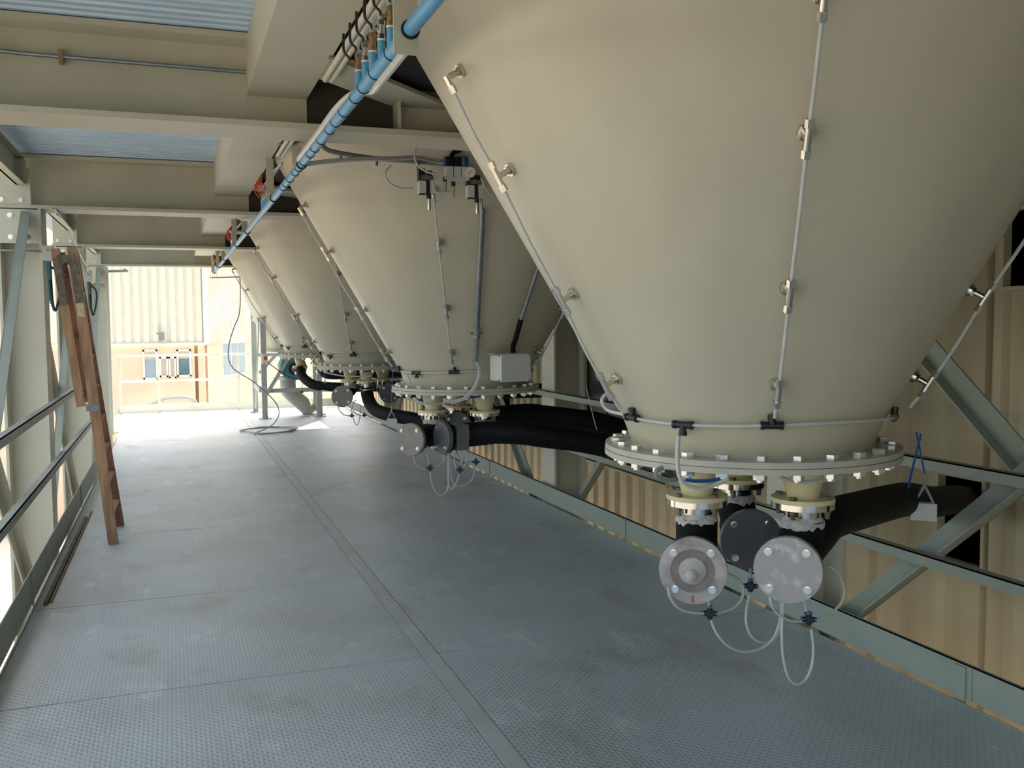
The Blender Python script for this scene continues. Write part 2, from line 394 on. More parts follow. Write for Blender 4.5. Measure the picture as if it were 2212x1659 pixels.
def h_column(x0, x1, y, z0, z1, lab, group):
    t = thing('steel_column', lab, 'column', ((x0 + x1) / 2, y, z0), group=group)
    MB().box((x0, y - 0.15, z0), (x0 + 0.02, y + 0.15, z1)).build('flange', 'column', t)
    MB().box((x1 - 0.02, y - 0.15, z0), (x1, y + 0.15, z1)).build('flange', 'column', t)
    MB().box((x0 + 0.02, y - 0.007, z0), (x1 - 0.02, y + 0.007, z1)).build('web', 'column', t)
    return t
cl = {1: 'beige H-section column on the left edge nearest the camera', 2: 'wide beige H-section column at the left edge behind the stepladder top',
      3: 'left H-section column just behind the leaning stepladder', 4: 'far left H-section column beside the sunlit end of the floor'}
cr = {1: 'green-grey column on the right standing behind the nearest hopper outlets', 2: 'green-grey column on the right between the first and second hoppers',
      3: 'right-hand column behind the second hopper', 4: 'right-hand column beyond the third hopper'}
for k in (1, 2, 3, 4):
    y = BEAM_Y[k]
    c = h_column(-1.20, -0.90, y, -4.5, 2.50, cl[k], 'left columns')
    if k >= 2:
        MB().box((-1.20, y - 0.16, 2.24), (-0.90, y - 0.148, 2.49)).build('gusset_plate', 'column', c)
        for gx in (-1.105, -0.995):
            for gz in (2.285, 2.445): hexbolt((gx, y - 0.16, gz), (0, -1, 0), 0.016, 0.012).build('bolt', 'zinc', c)
    h_column(3.20, 3.50, y - 0.08, -4.5, 2.50, cr[k], 'right columns')

# left eave channel and X bracing
eave = thing('eave_channel', 'dark channel beam along the left eave bolted to the cross beam', 'beam', (-1.03, 8, 2.67))
for a, b in zip(BEAM_Y[:-1], BEAM_Y[1:]):
    MB().box((-1.06, a + 0.17, 2.67), (-1.045, b - 0.15, 2.87)).box((-1.06, a + 0.17, 2.67), (-0.995, b - 0.15, 2.68)).box((-1.06, a + 0.17, 2.86), (-0.995, b - 0.15, 2.87)).build('channel_length', 'steel_paint', eave)
    MB().box((-1.045, b - 0.25, 2.69), (-0.99, b - 0.14, 2.85)).build('cleat', 'steel_paint', eave)
def brace(p0, p1, nrm, lab, grp, mt='rail'):
    p0, p1, nrm = Vector(p0), Vector(p1), Vector(nrm)
    t = thing('diagonal_brace', lab, 'brace', p0, group=grp)
    d = (p1 - p0).normalized(); s = d.cross(nrm).normalized()
    mid = (p0 + p1) / 2; h = (p1 - p0) / 2
    MB().obox(mid, h, s * 0.055, nrm * 0.005).build('plate_leg', mt, t)
    MB().obox(mid + s * 0.05 + nrm * 0.03, h, s * 0.005, nrm * 0.03).build('lip_leg', mt, t)
for k in range(4):
    a, b = BEAM_Y[k] + 0.02, BEAM_Y[k + 1] - 0.02
    w_ = ['nearest', 'second', 'third', 'farthest'][k]
    if k > 0:
        brace((-1.08, b - 0.17, -0.40), (-1.08, a + 0.2, 2.25), (1, 0, 0), 'grey diagonal brace rising towards the camera in the %s left bay' % w_, 'left bracing', 'column')
        brace((-1.02, b - 0.17, 2.43), (-1.02, a + 0.2, -0.30), (1, 0, 0), 'grey diagonal brace falling towards the camera in the %s left bay' % w_, 'left bracing')
    brace((3.33, b - 0.25, -0.12), (3.33, a + 0.16, 2.5), (-1, 0, 0), 'grey steel diagonal brace rising towards the camera in the %s bay of the right side' % w_, 'right bracing')
    brace((3.39, b - 0.24, 2.06), (3.39, a + 0.16, -0.52), (-1, 0, 0), 'grey steel diagonal brace falling towards the camera in the %s bay of the right side' % w_, 'right bracing')

# longitudinal box girders
gl = ['nearest length of the box girder beside the blue pipe, top centre', 'second length of the box girder, between the first and second cross beams',
      'third length of the box girder, between the second and third cross beams', 'farthest length of the box girder, at the last cross beam']
for k in range(4):
    a, b = (BEAM_Y[k] + 0.007 if k else -1.0), BEAM_Y[k + 1] - 0.019
    tag(MB().box((0.346, a, 2.66), (0.613, b, 2.90)).build('box_girder', 'steel_paint', loc=(0.48, (a + b) / 2, 2.66)), gl[k], 'girder', 'walkway box girder lengths')
    tag(MB().box((3.22, a, 2.66), (3.49, b, 2.90)).build('box_girder', 'steel_paint', loc=(3.35, (a + b) / 2, 2.66)), 'far right box girder length hidden over hopper %s' % ['one', 'two', 'three', 'four'][k], 'girder', 'right box girder lengths')

# ---- guard rails
rr = thing('guard_railing', 'green-grey right guard rail of two angle rails with a kick plate', 'railing', (3.13, 8, 0))
for z, nm in ((1.01, 'top_rail'), (0.575, 'middle_rail')):
    MB().box((3.13, -9, z - 0.05), (3.136, YEND, z)).box((3.13, -9, z - 0.006), (3.18, YEND, z)).build(nm, 'rail', rr)
kj = [-9, -3, 3.0, 6.2, 9.4, 12.6, 15.6, YEND]
for a, b in zip(kj[:-1], kj[1:]):
    MB().box((3.13, a + 0.002, 0.012), (3.136, b - 0.002, 0.162)).box((3.13, a + 0.002, 0.157), (3.15, b - 0.002, 0.162)).build('kick_plate', 'rail', rr)
for a in (3.06, 6.26, 9.46): MB().box((3.122, a - 0.03, -0.02), (3.13, a + 0.03, 0.15)).build('kick_plate_tab', 'rail', rr)
lr = thing('guard_railing', 'grey left guard rail of two angle rails with a tall kick plate', 'railing', (-0.80, 8, 0))
for z, nm in ((1.08, 'top_rail'), (0.645, 'middle_rail')):
    MB().box((-0.81, -9, z - 0.05), (-0.804, 11.4, z)).box((-0.85, -9, z - 0.006), (-0.804, 11.4, z)).build(nm, 'rail', lr)
kj = [-9, -3, 2.6, 5.98, 9.1, 11.4]
for a, b in zip(kj[:-1], kj[1:]):
    MB().box((-0.816, a + 0.003, 0.025), (-0.810, b - 0.003, 0.215)).build('kick_plate', 'rail', lr)
for a in (5.98, 9.1): MB().box((-0.81, a - 0.02, -0.005), (-0.803, a + 0.02, 0.2)).build('kick_plate_tab', 'rail', lr)
fr = thing('guard_railing', 'cream tube railing across the sunlit far end of the platform', 'railing', (1.0, 18.5, 0))
for z, nm in ((1.06, 'top_rail'), (0.595, 'middle_rail')): MB().cyl((-0.95, 18.5, z), (3.1, 18.5, z), 0.021, 12).build(nm, 'far_rail', fr)
MB().box((-0.95, 18.495, 0.01), (3.1, 18.503, 0.165)).build('toe_board', 'far_rail', fr)
for x in (-0.93, -0.27, 1.15, 2.6): MB().box((x - 0.022, 18.505, 0), (x + 0.022, 18.55, 1.06)).build('post', 'far_rail', fr)
MB().box((-1.0, 15.5, -0.012), (XL - 0.006, YEND, 0)).build('floor_plate', 'floor', fl)

# ================================================================== HOPPERS
SILO = [(1.915, 2.845), (1.9, 6.24), (1.9, 9.82), (1.9, 13.5)]
CS, CZA = 0.57, 0.51                                     # cone: radius = CS * (z - CZA)
def cone_pt(az, z, off=0.0, c=(0, 0)):
    a = R(az); n = math.hypot(1, CS); rr_ = CS * (z - CZA)
    return Vector((c[0] + (rr_ + off / n) * math.cos(a), c[1] + (rr_ + off / n) * math.sin(a), z - off * CS / n))
NRM = lambda az: Vector((math.cos(R(az)), math.sin(R(az)), -CS)).normalized()
GEN = lambda az: Vector((CS * math.cos(R(az)), CS * math.sin(R(az)), 1)).normalized()

# shared small meshes
def boss_mesh(az, z, parent, elbow=False):
    """nickel boss on the cone wall with the tee that carries the air tube"""
    n, g = NRM(az), GEN(az); p = cone_pt(az, z)
    s = n.cross(g)
    mb = MB().cyl(p, p + n * 0.012, 0.021, 16).cyl(p + n * 0.012, p + n * 0.020, 0.016, 6).cyl(p + n * 0.02, p + n * 0.05, 0.0095, 12)
    q = p + n * 0.055
    if elbow: mb.cyl(q + g * 0.006, q - g * 0.03, 0.010, 12).cyl(q - g * 0.026, q - g * 0.05, 0.0125, 6)
    else: mb.cyl(q + g * 0.032, q - g * 0.032, 0.010, 12).cyl(q + g * 0.028, q + g * 0.05, 0.0125, 6).cyl(q - g * 0.028, q - g * 0.05, 0.0125, 6)
    return mb.build('boss_fitting', 'nickel', parent)
def tee_fit(c, t, dn, parent, name='tee_fitting'):
    c, t, dn = Vector(c), Vector(t).normalized(), Vector(dn).normalized()
    mb = MB().cyl(c - t * 0.032, c + t * 0.032, 0.0115, 12).cyl(c, c + dn * 0.032, 0.0115, 12).cyl(c - t * 0.034, c - t * 0.024, 0.0135, 12).cyl(c + t * 0.024, c + t * 0.034, 0.0135, 12).cyl(c + dn * 0.022, c + dn * 0.034, 0.0135, 12)
    o = mb.build(name, 'black', parent)
    return o
FITZ = [2.39, 2.105, 1.722, 1.443]
AZS = [-176.6, -115.8, -45.5]

def make_silo(loc, label):
    s = thing('silo_hopper', label, 'hopper', (loc[0], loc[1], 0), group='conical hoppers in a row')
    ox, oy = loc
    W = lambda v: Vector((v[0] + ox, v[1] + oy, v[2]))
    sh = MB(); sh.cap = False
    sh.lathe([(0.412, 1.198), (0.446, 1.288), (0.4535, 1.304), (CS * (1.32 - CZA), 1.32), (CS * (2.0 - CZA), 2.0), (CS * (2.4 - CZA), 2.4), (CS * (2.755 - CZA), 2.755), (CS * (2.755 - CZA), 2.90)], 96, (ox, oy, 0))
    shell = sh.build('cone_shell', 'silo', s, ang=30)
    MB().lathe([(0.412, 1.204), (0.420, 1.198), (0.508, 1.198), (0.508, 1.180), (0.40, 1.180)], 96, (ox, oy, 0)).build('upper_flange', 'flange', s)
    MB().lathe([(0.0, 1.178), (0.510, 1.178), (0.510, 1.160), (0.0, 1.160)], 96, (ox, oy, 0)).build('lower_flange', 'flange', s)
    MB().lathe([(0.0, 1.1799), (0.5045, 1.1799), (0.5045, 1.1781), (0.0, 1.1781)], 72, (ox, oy, 0)).build('gasket', 'gasket', s)
    b0 = None
    for k in range(26):
        a = 2 * math.pi * (k + 0.35) / 26; c = Vector((ox + 0.467 * math.cos(a), oy + 0.467 * math.sin(a), 1.198))
        if b0 is None:
            mb = MB().cyl((0, 0, 0), (0, 0, 0.0165), 0.0215, 6).cyl((0, 0, -0.04), (0, 0, 0.002), 0.010, 8).cyl((0, 0, -0.058), (0, 0, -0.038), 0.0215, 6).cyl((0, 0, -0.066), (0, 0, -0.058), 0.011, 10)
            WL[s], keep = Vector((0, 0, 0)), WL[s]; b0 = mb.build('flange_bolt', 'zinc', s); WL[s] = keep; o = b0
        else:
            o = b0.copy(); COL.objects.link(o); o.parent = s
        o.location = c - WL[s]; o.rotation_euler = (0, 0, a + (k * 37 % 60) * 0.0175)
        WL[o] = c
    # aeration lines: tube held off the wall by bosses, down to the ring tube
    for az in AZS:
        pts = [W(cone_pt(az, FITZ[0] - 0.02, 0.055))]
        for z in FITZ[1:]:
            zm = pts[-1].z * 0.5 + z * 0.5
            pts += [W(cone_pt(az, zm, 0.060)), W(cone_pt(az, z, 0.055))]
        pts.append(W(cone_pt(az, 1.36, 0.045)))
        ln = MB().tube(pts, 0.0058, 8, 4).build('aeration_tube', 'tube', s)
        for k, z in enumerate(FITZ):
            keep = WL[ln]; WL[ln] = Vector((0, 0, 0)); o = boss_mesh(az, z, ln, k == 0); WL[ln] = keep
            o.location = Vector((ox, oy, 0)) - keep
    ring = MB().tube([(ox + 0.478 * math.cos(R(a)), oy + 0.478 * math.sin(R(a)), 1.308 + 0.006 * math.sin(R(a * 3))) for a in range(-186, -20, 8)], 0.0052, 8, 2).build('ring_tube', 'tube', s)
    for az, dn in ((-176.6, 1), (-149, -1), (-115.8, 1), (-45.5, 1)):
        a = R(az); c = (ox + 0.478 * math.cos(a), oy + 0.478 * math.sin(a), 1.308 + 0.006 * math.sin(R(az * 3)))
        tee_fit(c, (-math.sin(a), math.cos(a), 0), (0, 0, dn), ring)
    return s

def nozzle(s, x, y, ang0=0.3):
    n = MB().lathe([(0.078, 1.160), (0.078, 1.132), (0.072, 1.124), (0.0525, 1.046), (0.0525, 1.040)], 32, (x, y, 0)).build('outlet_nozzle', 'nozzle', s)
    MB().lathe([(0.0, 1.041), (0.103, 1.041), (0.103, 1.026), (0.0, 1.026)], 40, (x, y, 0)).build('nozzle_flange', 'nozzle', n)
    for k in range(4):
        a = ang0 + k * math.pi / 2; c = (x + 0.083 * math.cos(a), y + 0.083 * math.sin(a), 1.041)
        MB().cyl(c, (c[0], c[1], 1.050), 0.0135, 6).cyl((c[0], c[1], 0.992), (c[0], c[1], 1.007), 0.0125, 6).cyl((c[0], c[1], 0.976), (c[0], c[1], 0.992), 0.0085, 8).cyl((c[0], c[1], 1.0), (c[0], c[1], 1.045), 0.007, 8).build('nozzle_bolt', 'iron', n)

silo_lab = ['large cream conical hopper nearest the camera, filling the upper right', 'cream conical hopper second in the row, with a junction box and valves on its wall',
            'cream conical hopper third in the row', 'cream conical hopper fourth in the row, at the sunlit end']
SL = [make_silo(SILO[0], silo_lab[0])]
for k in (1, 2, 3):
    c = copy_tree(SL[0], None, (SILO[k][0], SILO[k][1], 0)); c['label'] = silo_lab[k]; SL.append(c)
NOZ = [[(1.664, 2.778), (1.962, 2.600), (1.985, 3.03)], [(1.649, 6.173), (1.955, 5.985), (1.90, 6.42)], [(1.75, 9.93), (1.865, 9.62), (2.09, 9.89)], [(1.66, 13.38), (1.95, 13.25), (2.0, 13.72)]]
for s, nz in zip(SL, NOZ):
    for i, (x, y) in enumerate(nz): nozzle(s, x, y, 0.25 + 0.3 * i)

# steel corner frames that carry the hoppers (diagonals between girders and cross beams)
for k, (cx, cy) in enumerate(SILO):
    t = thing('hopper_support_frame', 'beige octagon of diagonal corner beams under the roof around the %s hopper' % ['nearest', 'second', 'third', 'fourth'][k], 'frame', (cx, cy, 2.66), group='hopper support frames')
    y0, y1 = (BEAM_Y[k] + 0.01, BEAM_Y[k + 1] - 0.01)
    y0, y1 = BEAM_Y[k] + 0.008, BEAM_Y[k + 1] - 0.008
    for xa, ya, xb, yb, sx, sy in ((0.615, y1 - 0.40, 1.016, y1, 1, -1), (0.615, y0 + 0.40, 1.016, y0, 1, 1), (3.218, y1 - 0.40, 2.80, y1, -1, -1), (3.218, y0 + 0.40, 2.80, y0, -1, 1)):
        D = 0.33
        prof = [(xa, ya), (xb, yb), (xb + sx * D, yb), (xa, ya + sy * D)]
        db = MB()
        for z in (2.66, 2.862): db.extrude(prof, z, z + 0.018, lambda a, b, d: (a, b, d))
        p0, p1 = Vector((xa, ya + sy * D / 2, 2.77)), Vector((xb + sx * D / 2, yb, 2.77))
        db.bar(p0, p1, 0.012, 0.20)
        db.build('diagonal_beam', 'steel_paint', t)

# slimmer fifth hopper with a rotary valve, standing in a galvanised frame at the far end
s5 = thing('silo_hopper', 'slim pale hopper standing in a galvanised frame at the far end of the row', 'hopper', (1.93, 17.15, 0), group='conical hoppers in a row')
sh = MB(); sh.cap = False
sh.lathe([(0.40, 1.16), (0.40, 1.24), (0.86, 2.42), (0.86, 6.5)], 64, (1.93, 17.15, 0)).build('cone_shell', 'silo', s5)
MB().lathe([(0.0, 1.16), (0.46, 1.16), (0.46, 1.13), (0, 1.13)], 48, (1.93, 17.15, 0)).build('flange', 'flange', s5)
rv = thing('rotary_valve', 'teal rotary valve with a round drive hub below the far slim hopper', 'valve', (1.93, 16.95, 0.7))
MB().cyl((1.95, 16.62, 0.87), (1.95, 17.25, 0.87), 0.20, 28).build('valve_body', 'valve_teal', rv)
MB().cyl((1.95, 16.585, 0.87), (1.95, 16.62, 0.87), 0.225, 28).build('end_cover', 'valve_teal', rv)
MB().cyl((1.97, 16.55, 0.85), (1.97, 16.585, 0.85), 0.11, 24).build('bearing_plate', 'black', rv)
MB().cyl((1.97, 16.53, 0.85), (1.97, 16.55, 0.85), 0.065, 20).build('hub', 'brass', rv)
MB().lathe([(0.0, 1.13), (0.21, 1.13), (0.21, 1.1), (0.16, 1.05), (0.16, 0.95)], 28, (1.93, 17.0, 0)).build('inlet', 'valve_teal', rv)
MB().lathe([(0.0, 0.70), (0.19, 0.70), (0.19, 0.64), (0.0, 0.64)], 28, (1.91, 16.95, 0)).build('outlet_flange', 'galv_frame', rv)
ch = thing('discharge_chute', 'pale round discharge pipe slanting down to the floor below the teal valve', 'pipe', (2.2, 17.0, 0))
MB().tube([(1.89, 16.95, 0.64), (1.89, 16.95, 0.52), (1.93, 16.95, 0.40), (2.30, 16.93, 0.06)], 0.135, 24, 5).build('pipe', 'chute', ch)
MB().cyl((2.215, 16.935, 0.138), (2.235, 16.934, 0.119), 0.146, 24).build('pipe_collar', 'chute', ch)
MB().lathe([(0, 0.0), (0.20, 0.0), (0.20, 0.018), (0, 0.018)], 28, (2.33, 16.93, 0)).build('floor_collar', 'galv_frame', ch)
gf = thing('support_frame', 'galvanised steel stand of square posts and diagonal braces under the far slim hopper', 'frame', (1.9, 17, 0))
for x, y, zt in ((1.45, 16.6, 1.72), (2.38, 16.6, 1.6), (1.40, 17.92, 2.62), (2.5, 17.92, 2.6)):
    p = MB().box((x - 0.045, y - 0.045, 0.014), (x + 0.045, y + 0.045, zt)).build('post', 'galv_frame', gf)
    MB().box((x - 0.10, y - 0.10, 0), (x + 0.10, y + 0.10, 0.014)).box((x - .006, y - .09, .014), (x + .006, y + .09, .09)).build('base_plate', 'galv_frame', p)
MB().bar((1.49, 16.6, 0.48), (2.34, 16.6, 0.48), 0.06, 0.07).build('cross_rail', 'galv_frame', gf)
MB().bar((1.40, 16.64, 1.70), (1.40, 17.88, 1.70), 0.06, 0.06).build('cross_rail', 'galv_frame', gf)
MB().bar((1.40, 16.64, 0.5), (1.40, 17.88, 0.5), 0.06, 0.09).build('cross_rail', 'galv_frame', gf)
MB().bar((1.44, 17.92, 1.06), (2.46, 17.92, 1.06), 0.06, 0.06).build('cross_rail', 'galv_frame', gf)
MB().bar((1.48, 16.555, 0.42), (1.90, 16.555, 1.10), 0.02, 0.06).build('diagonal', 'galv_frame', gf)
MB().bar((1.48, 17.88, 0.72), (1.78, 17.88, 1.05), 0.02, 0.06).build('diagonal', 'galv_frame', gf)
MB().bar((1.39, 17.8, 0.1), (1.40, 16.75, 1.68), 0.02, 0.05).build('diagonal', 'galv_frame', gf)
st = thing('stop_button_box', 'small grey control box with a round red push button on the far frame post', 'button', (1.44, 16.53, 0.94))
MB().box((1.41, 16.50, 0.95), (1.51, 16.554, 1.12)).build('housing', 'box_grey', st)
MB().cyl((1.475, 16.50, 1.045), (1.475, 16.47, 1.045), 0.033, 20).build('push_button', 'red', st)

# ------------------------------------------------------------------ discharge tees with round covers
def disc_cover(c, d, r, mt, parent, style):
    c, d = Vector(c), Vector(d).normalized()
    if style == 'stepped':
        prof = [(0, 0.0), (r, 0.0), (r, 0.017), (r * 0.66, 0.017), (r * 0.65, 0.014), (r * 0.42, 0.014), (r * 0.40, 0.020), (r * 0.30, 0.024), (0.16 * r, 0.025), (0, 0.026)]
    else: prof = [(0, 0.0), (r, 0.0), (r, 0.016), (r * 0.98, 0.018), (0, 0.018)]
    mb = MB(); mb.lathe(prof, 48, c, d)
    cv = mb.build('round_cover', mt, parent)
    _, u, v = frame(d)
    for k in range(4):
        a = math.pi / 4 + k * math.pi / 2 + 0.04
        q = c + (u * math.cos(a) + v * math.sin(a)) * r * 0.775 + d * 0.017
        hexbolt(q, d, 0.0105, 0.008).build('cover_bolt', 'zinc', cv)
    if style == 'stepped':
        an = MB(); an.cap = False; an.lathe([(r * 0.655, 0.0146), (r * 0.415, 0.0146)], 40, c, d); an.build('inner_ring', 'cover_ring', cv)
        q = c + d * 0.0165 - v * 0 + Vector((0, 0, -r * 0.84))
        MB().obox(q, u * 0.0035, Vector((0, 0, 1)) * 0.012, d * 0.0015).build('rust_streak', 'rust', cv)
        q2 = c + d * 0.024 + Vector((0, 0, -r * 0.12)) + u * r * 0.04
        sp = MB(); sp.lathe([(0.022, 0.0), (0.021, 0.006), (0.013, 0.012), (0.0, 0.014)], 18, q2, d); sp.build('drip_lump', 'cover_pale', cv)
    return cv
def tee(axis, cover, d, r, mt, label, style='plain', back=0.05, cat='pipe fitting'):
    x, y = axis; cv = Vector(cover); d = Vector((d[0], d[1], 0)).normalized(); z = cv.z
    t = thing('discharge_tee', label, cat, (x, y, z), group='outlet tees under the hoppers')
    MB().lathe([(0, 1.026), (0.103, 1.026), (0.103, 1.006), (0.062, 1.006), (0.060, 0.96), (0, 0.96)], 40, (x, y, 0)).build('steel_collar', 'stainless', t)
    ax = cv - d * ((cv.xy - Vector((x, y))).length)
    b = MB().tube([(x, y, 0.962), (x, y, 0.93), (ax.x * 0.5 + x * 0.5, ax.y * 0.5 + y * 0.5, (z + 0.93) / 2), (ax.x, ax.y, z)], 0.070, 24, 4)
    b.cyl(cv - d * 0.012, ax - d * back, 0.076, 28)
    b.cyl(cv - d * 0.030, cv - d * 0.012, r * 0.98, 36)
    b.build('rubber_body', 'rubber', t)
    rg = MB(); rg.cap = False; rg.lathe([(0.0600, 0.978), (0.0685, 0.966), (0.0725, 0.955), (0.0708, 0.944)], 36, (x, y, 0))
    for q in rg.v:
        if q.z < 0.96: q.z += random.uniform(-0.008, 0.012)
    rg.build('sealant_ring', 'foam', t)
    MB().cyl(cv - d * 0.012, cv - d * 0.0015, r * 1.0, 40).build('gasket_ring', 'galv', t)
    disc_cover(cv - d * 0.0015, d, r, mt, t, style)
    return t
tee(NOZ[0][0], (1.557, 2.62, 0.827), (-0.56, -0.83), 0.108, 'cover_pale', 'black outlet tee of the nearest hopper closed by a pale cover with a raised centre', 'stepped')
tee(NOZ[0][1], (1.805, 2.46, 0.844), (-0.68, -0.73), 0.106, 'cover_speckled', 'black outlet tee of the nearest hopper closed by a flat pale speckled cover, rightmost')
tee(NOZ[0][2], (1.930, 2.85, 0.844), (-0.40, -0.92), 0.110, 'cover_dark', 'black outlet tee at the back of the nearest hopper with a dark grey cover')
tee(NOZ[1][0], (1.440, 5.96, 0.872), (-0.72, -0.69), 0.106, 'cover_tan', 'black outlet tee of the second hopper with a tan round cover, leftmost')
tee(NOZ[1][1], (1.640, 5.90, 0.880), (-0.97, -0.26), 0.106, 'cover_dark', 'black outlet tee of the second hopper with a steel cover turned to the left')
tee(NOZ[1][2], (1.83, 6.22, 0.905), (-0.4, -0.92), 0.106, 'cover_dark', 'black outlet tee at the back of the second hopper with a dark cover')
tee(NOZ[2][0], (1.60, 9.55, 0.888), (-0.25, -0.97), 0.108, 'cover_tan', 'black outlet tee of the third hopper with a brown-grey round cover')
tee(NOZ[2][2], (2.10, 9.62, 0.90), (-0.1, -0.99), 0.105, 'cover_dark', 'black outlet tee at the right of the third hopper')
# steel clamp box behind the left-facing cover of the second hopper
tag(MB().obox((1.735, 5.925, 0.88), Vector((0.045, 0.012, 0)), Vector((-0.022, 0.082, 0)), (0, 0, 0.082)).obox((1.735, 5.925, 0.88), Vector((0.047, 0.0126, 0)), Vector((-0.0228, 0.086, 0)), (0, 0, 0.014)).build('pipe_clamp', 'galv', loc=(1.735, 5.925, 0.80)),
    'steel clamp block behind the left-turned cover of the second hopper', 'clamp')
def collar_only(axis, label):
    x, y = axis
    t = thing('outlet_elbow', label, 'pipe fitting', (x, y, 0.9), group='outlet elbows under the hoppers')
    MB().lathe([(0, 1.026), (0.103, 1.026), (0.103, 1.006), (0.062, 1.006), (0.060, 0.95), (0, 0.95)], 40, (x, y, 0)).build('steel_collar', 'stainless', t)
    MB().lathe([(0.072, 0.955), (0.076, 0.95), (0.076, 0.925), (0.072, 0.92)], 28, (x, y, 0)).build('hose_clip', 'zinc', t)
collar_only(NOZ[2][1], 'steel outlet collar at the front of the third hopper')
for i, nm in enumerate(('left front', 'right front', 'rear')): collar_only(NOZ[3][i], 'steel outlet collar at the %s of the fourth hopper' % nm)

# ------------------------------------------------------------------ rubber hoses to the wall
def hose(pts, label, r=0.064):
    p = Vector(pts[0])
    return tag(MB().tube(pts, r, 22, 7).build('rubber_hose', 'rubber', loc=p), label, 'hose', 'black rubber hoses running to the right wall')
hose([(1.94, 2.59, 0.85), (2.05, 2.65, 0.895), (2.17, 2.72, 0.925), (2.48, 2.91, 0.903), (2.72, 3.05, 0.885), (2.953, 3.2, 0.855), (3.28, 3.40, 0.785), (3.58, 3.6, 0.735), (3.95, 3.87, 0.665), (4.15, 4.0, 0.62)], 'black rubber hose from the nearest hopper sagging into the wall opening on the right', 0.072)
hose([(1.782, 5.935, 0.885), (1.90, 5.90, 0.90), (2.10, 5.75, 0.905), (2.25, 5.68, 0.885), (2.48, 5.62, 0.85), (2.67, 5.58, 0.812), (3.0, 5.6, 0.77), (3.4, 5.7, 0.74), (3.96, 5.8, 0.70)], 'long black rubber hose from the second hopper passing low behind the nearest hopper flange', 0.075)
hose([(1.97, 6.42, 0.89), (2.20, 6.55, 0.93), (2.45, 6.50, 0.95), (2.62, 6.5, 0.928), (2.95, 6.4, 0.88), (3.25, 6.45, 0.80), (3.6, 6.5, 0.75), (3.96, 6.5, 0.72)], 'upper black rubber hose from the second hopper running right under the guard rail', 0.075)
hose([(1.865, 9.62, 0.96), (1.865, 9.60, 0.90), (1.85, 9.40, 0.83), (1.86, 9.15, 0.775), (1.93, 8.85, 0.75), (2.06, 8.6, 0.735), (2.276, 8.3, 0.70), (2.65, 7.95, 0.665), (3.1, 7.6, 0.66), (3.96, 7.0, 0.66)], 'black rubber hose curving down from the third hopper and hung by a triangular clip')
hose([(2.10, 9.85, 0.90), (2.35, 9.6, 0.92), (2.7, 9.3, 0.93), (3.1, 9.1, 0.92), (3.96, 8.95 + 0.3, 0.90)], 'black rubber hose at the back of the third hopper running to the right wall', 0.075)
hose([(1.66, 13.38, 0.97), (1.65, 13.25, 0.98), (1.66, 13.08, 0.90), (1.74, 12.9, 0.82), (1.86, 12.78, 0.785), (2.117, 12.6, 0.775), (2.5, 12.4, 0.78), (3.1, 12.2, 0.8), (3.96, 12.0, 0.8)], 'black rubber hose bending under the fourth hopper towards the right')
hose([(1.95, 13.25, 0.97), (2.0, 13.1, 0.93), (2.2, 12.95, 0.93), (2.6, 12.8, 0.95), (3.2, 12.6, 0.95), (3.96, 12.4, 0.95)], 'upper black rubber hose from the fourth hopper', 0.07)
hose([(2.0, 13.72, 0.97), (2.1, 13.7, 0.92), (2.5, 13.5, 0.9), (3.2, 13.2, 0.9), (3.96, 13.0, 0.9)], 'rear black rubber hose from the fourth hopper', 0.064)

def hanger(c, d, tops, label, cord='blue_hose'):
    t = thing('hose_hanger', label, 'hanger', c, group='hose hangers')
    c = Vector(c); d = Vector(d).normalized(); u = Vector((0, 0, 1))
    MB().tube([c + u * 0.072, c + d * 0.036, c - d * 0.036, c + u * 0.072, c + d * 0.01 + u * 0.052], 0.007, 8, 0).build('triangle_clip', 'galv_frame', t)
    MB().obox(c - u * 0.04, d * 0.05, d.cross(u) * 0.004, u * 0.036).build('strap', 'box_grey', t)
    MB().tube([c + u * 0.075, c + u * 0.10, c + u * 0.12], 0.006, 8, 2).build('shackle', 'galv', t)
    for q in tops: MB().tube([c + u * 0.12, Vector(q)], 0.004, 6, 0).build('cord', cord, t)
hanger((2.925, 3.075, 0.865), (0.73, -0.68, 0), [(2.90, 3.10, 1.16)], 'white triangular hose clip on a blue cord at the nearest hopper hose')
hanger((1.91, 8.66, 0.735), (0.9, -0.4, 0), [(1.92, 8.6, 1.30)], 'white triangular hose clip holding the hose of the third hopper')
hanger((1.90, 12.70, 0.79), (0.8, -0.5, 0), [(1.90, 12.66, 1.20)], 'small white triangular hose clip under the fourth hopper')
tag(MB().tube([(2.835, 3.07, 0.93), (2.833, 3.05, 1.0), (2.83, 3.0, 1.165)], 0.0045, 6, 3).build('cord', 'blue_hose', loc=(2.835, 3.07, 0.93)), 'thin blue cord left of the triangular clip, tied to the nearest hose', 'cord')
tag(MB().tube([(2.60, 5.60, 0.92), (2.585, 5.62, 1.0), (2.57, 5.7, 1.20)], 0.003, 6, 3).build('cord', 'tube', loc=(2.60, 5.6, 0.92)), 'thin pale cord hanging straight down to the long hose of the second hopper', 'cord')

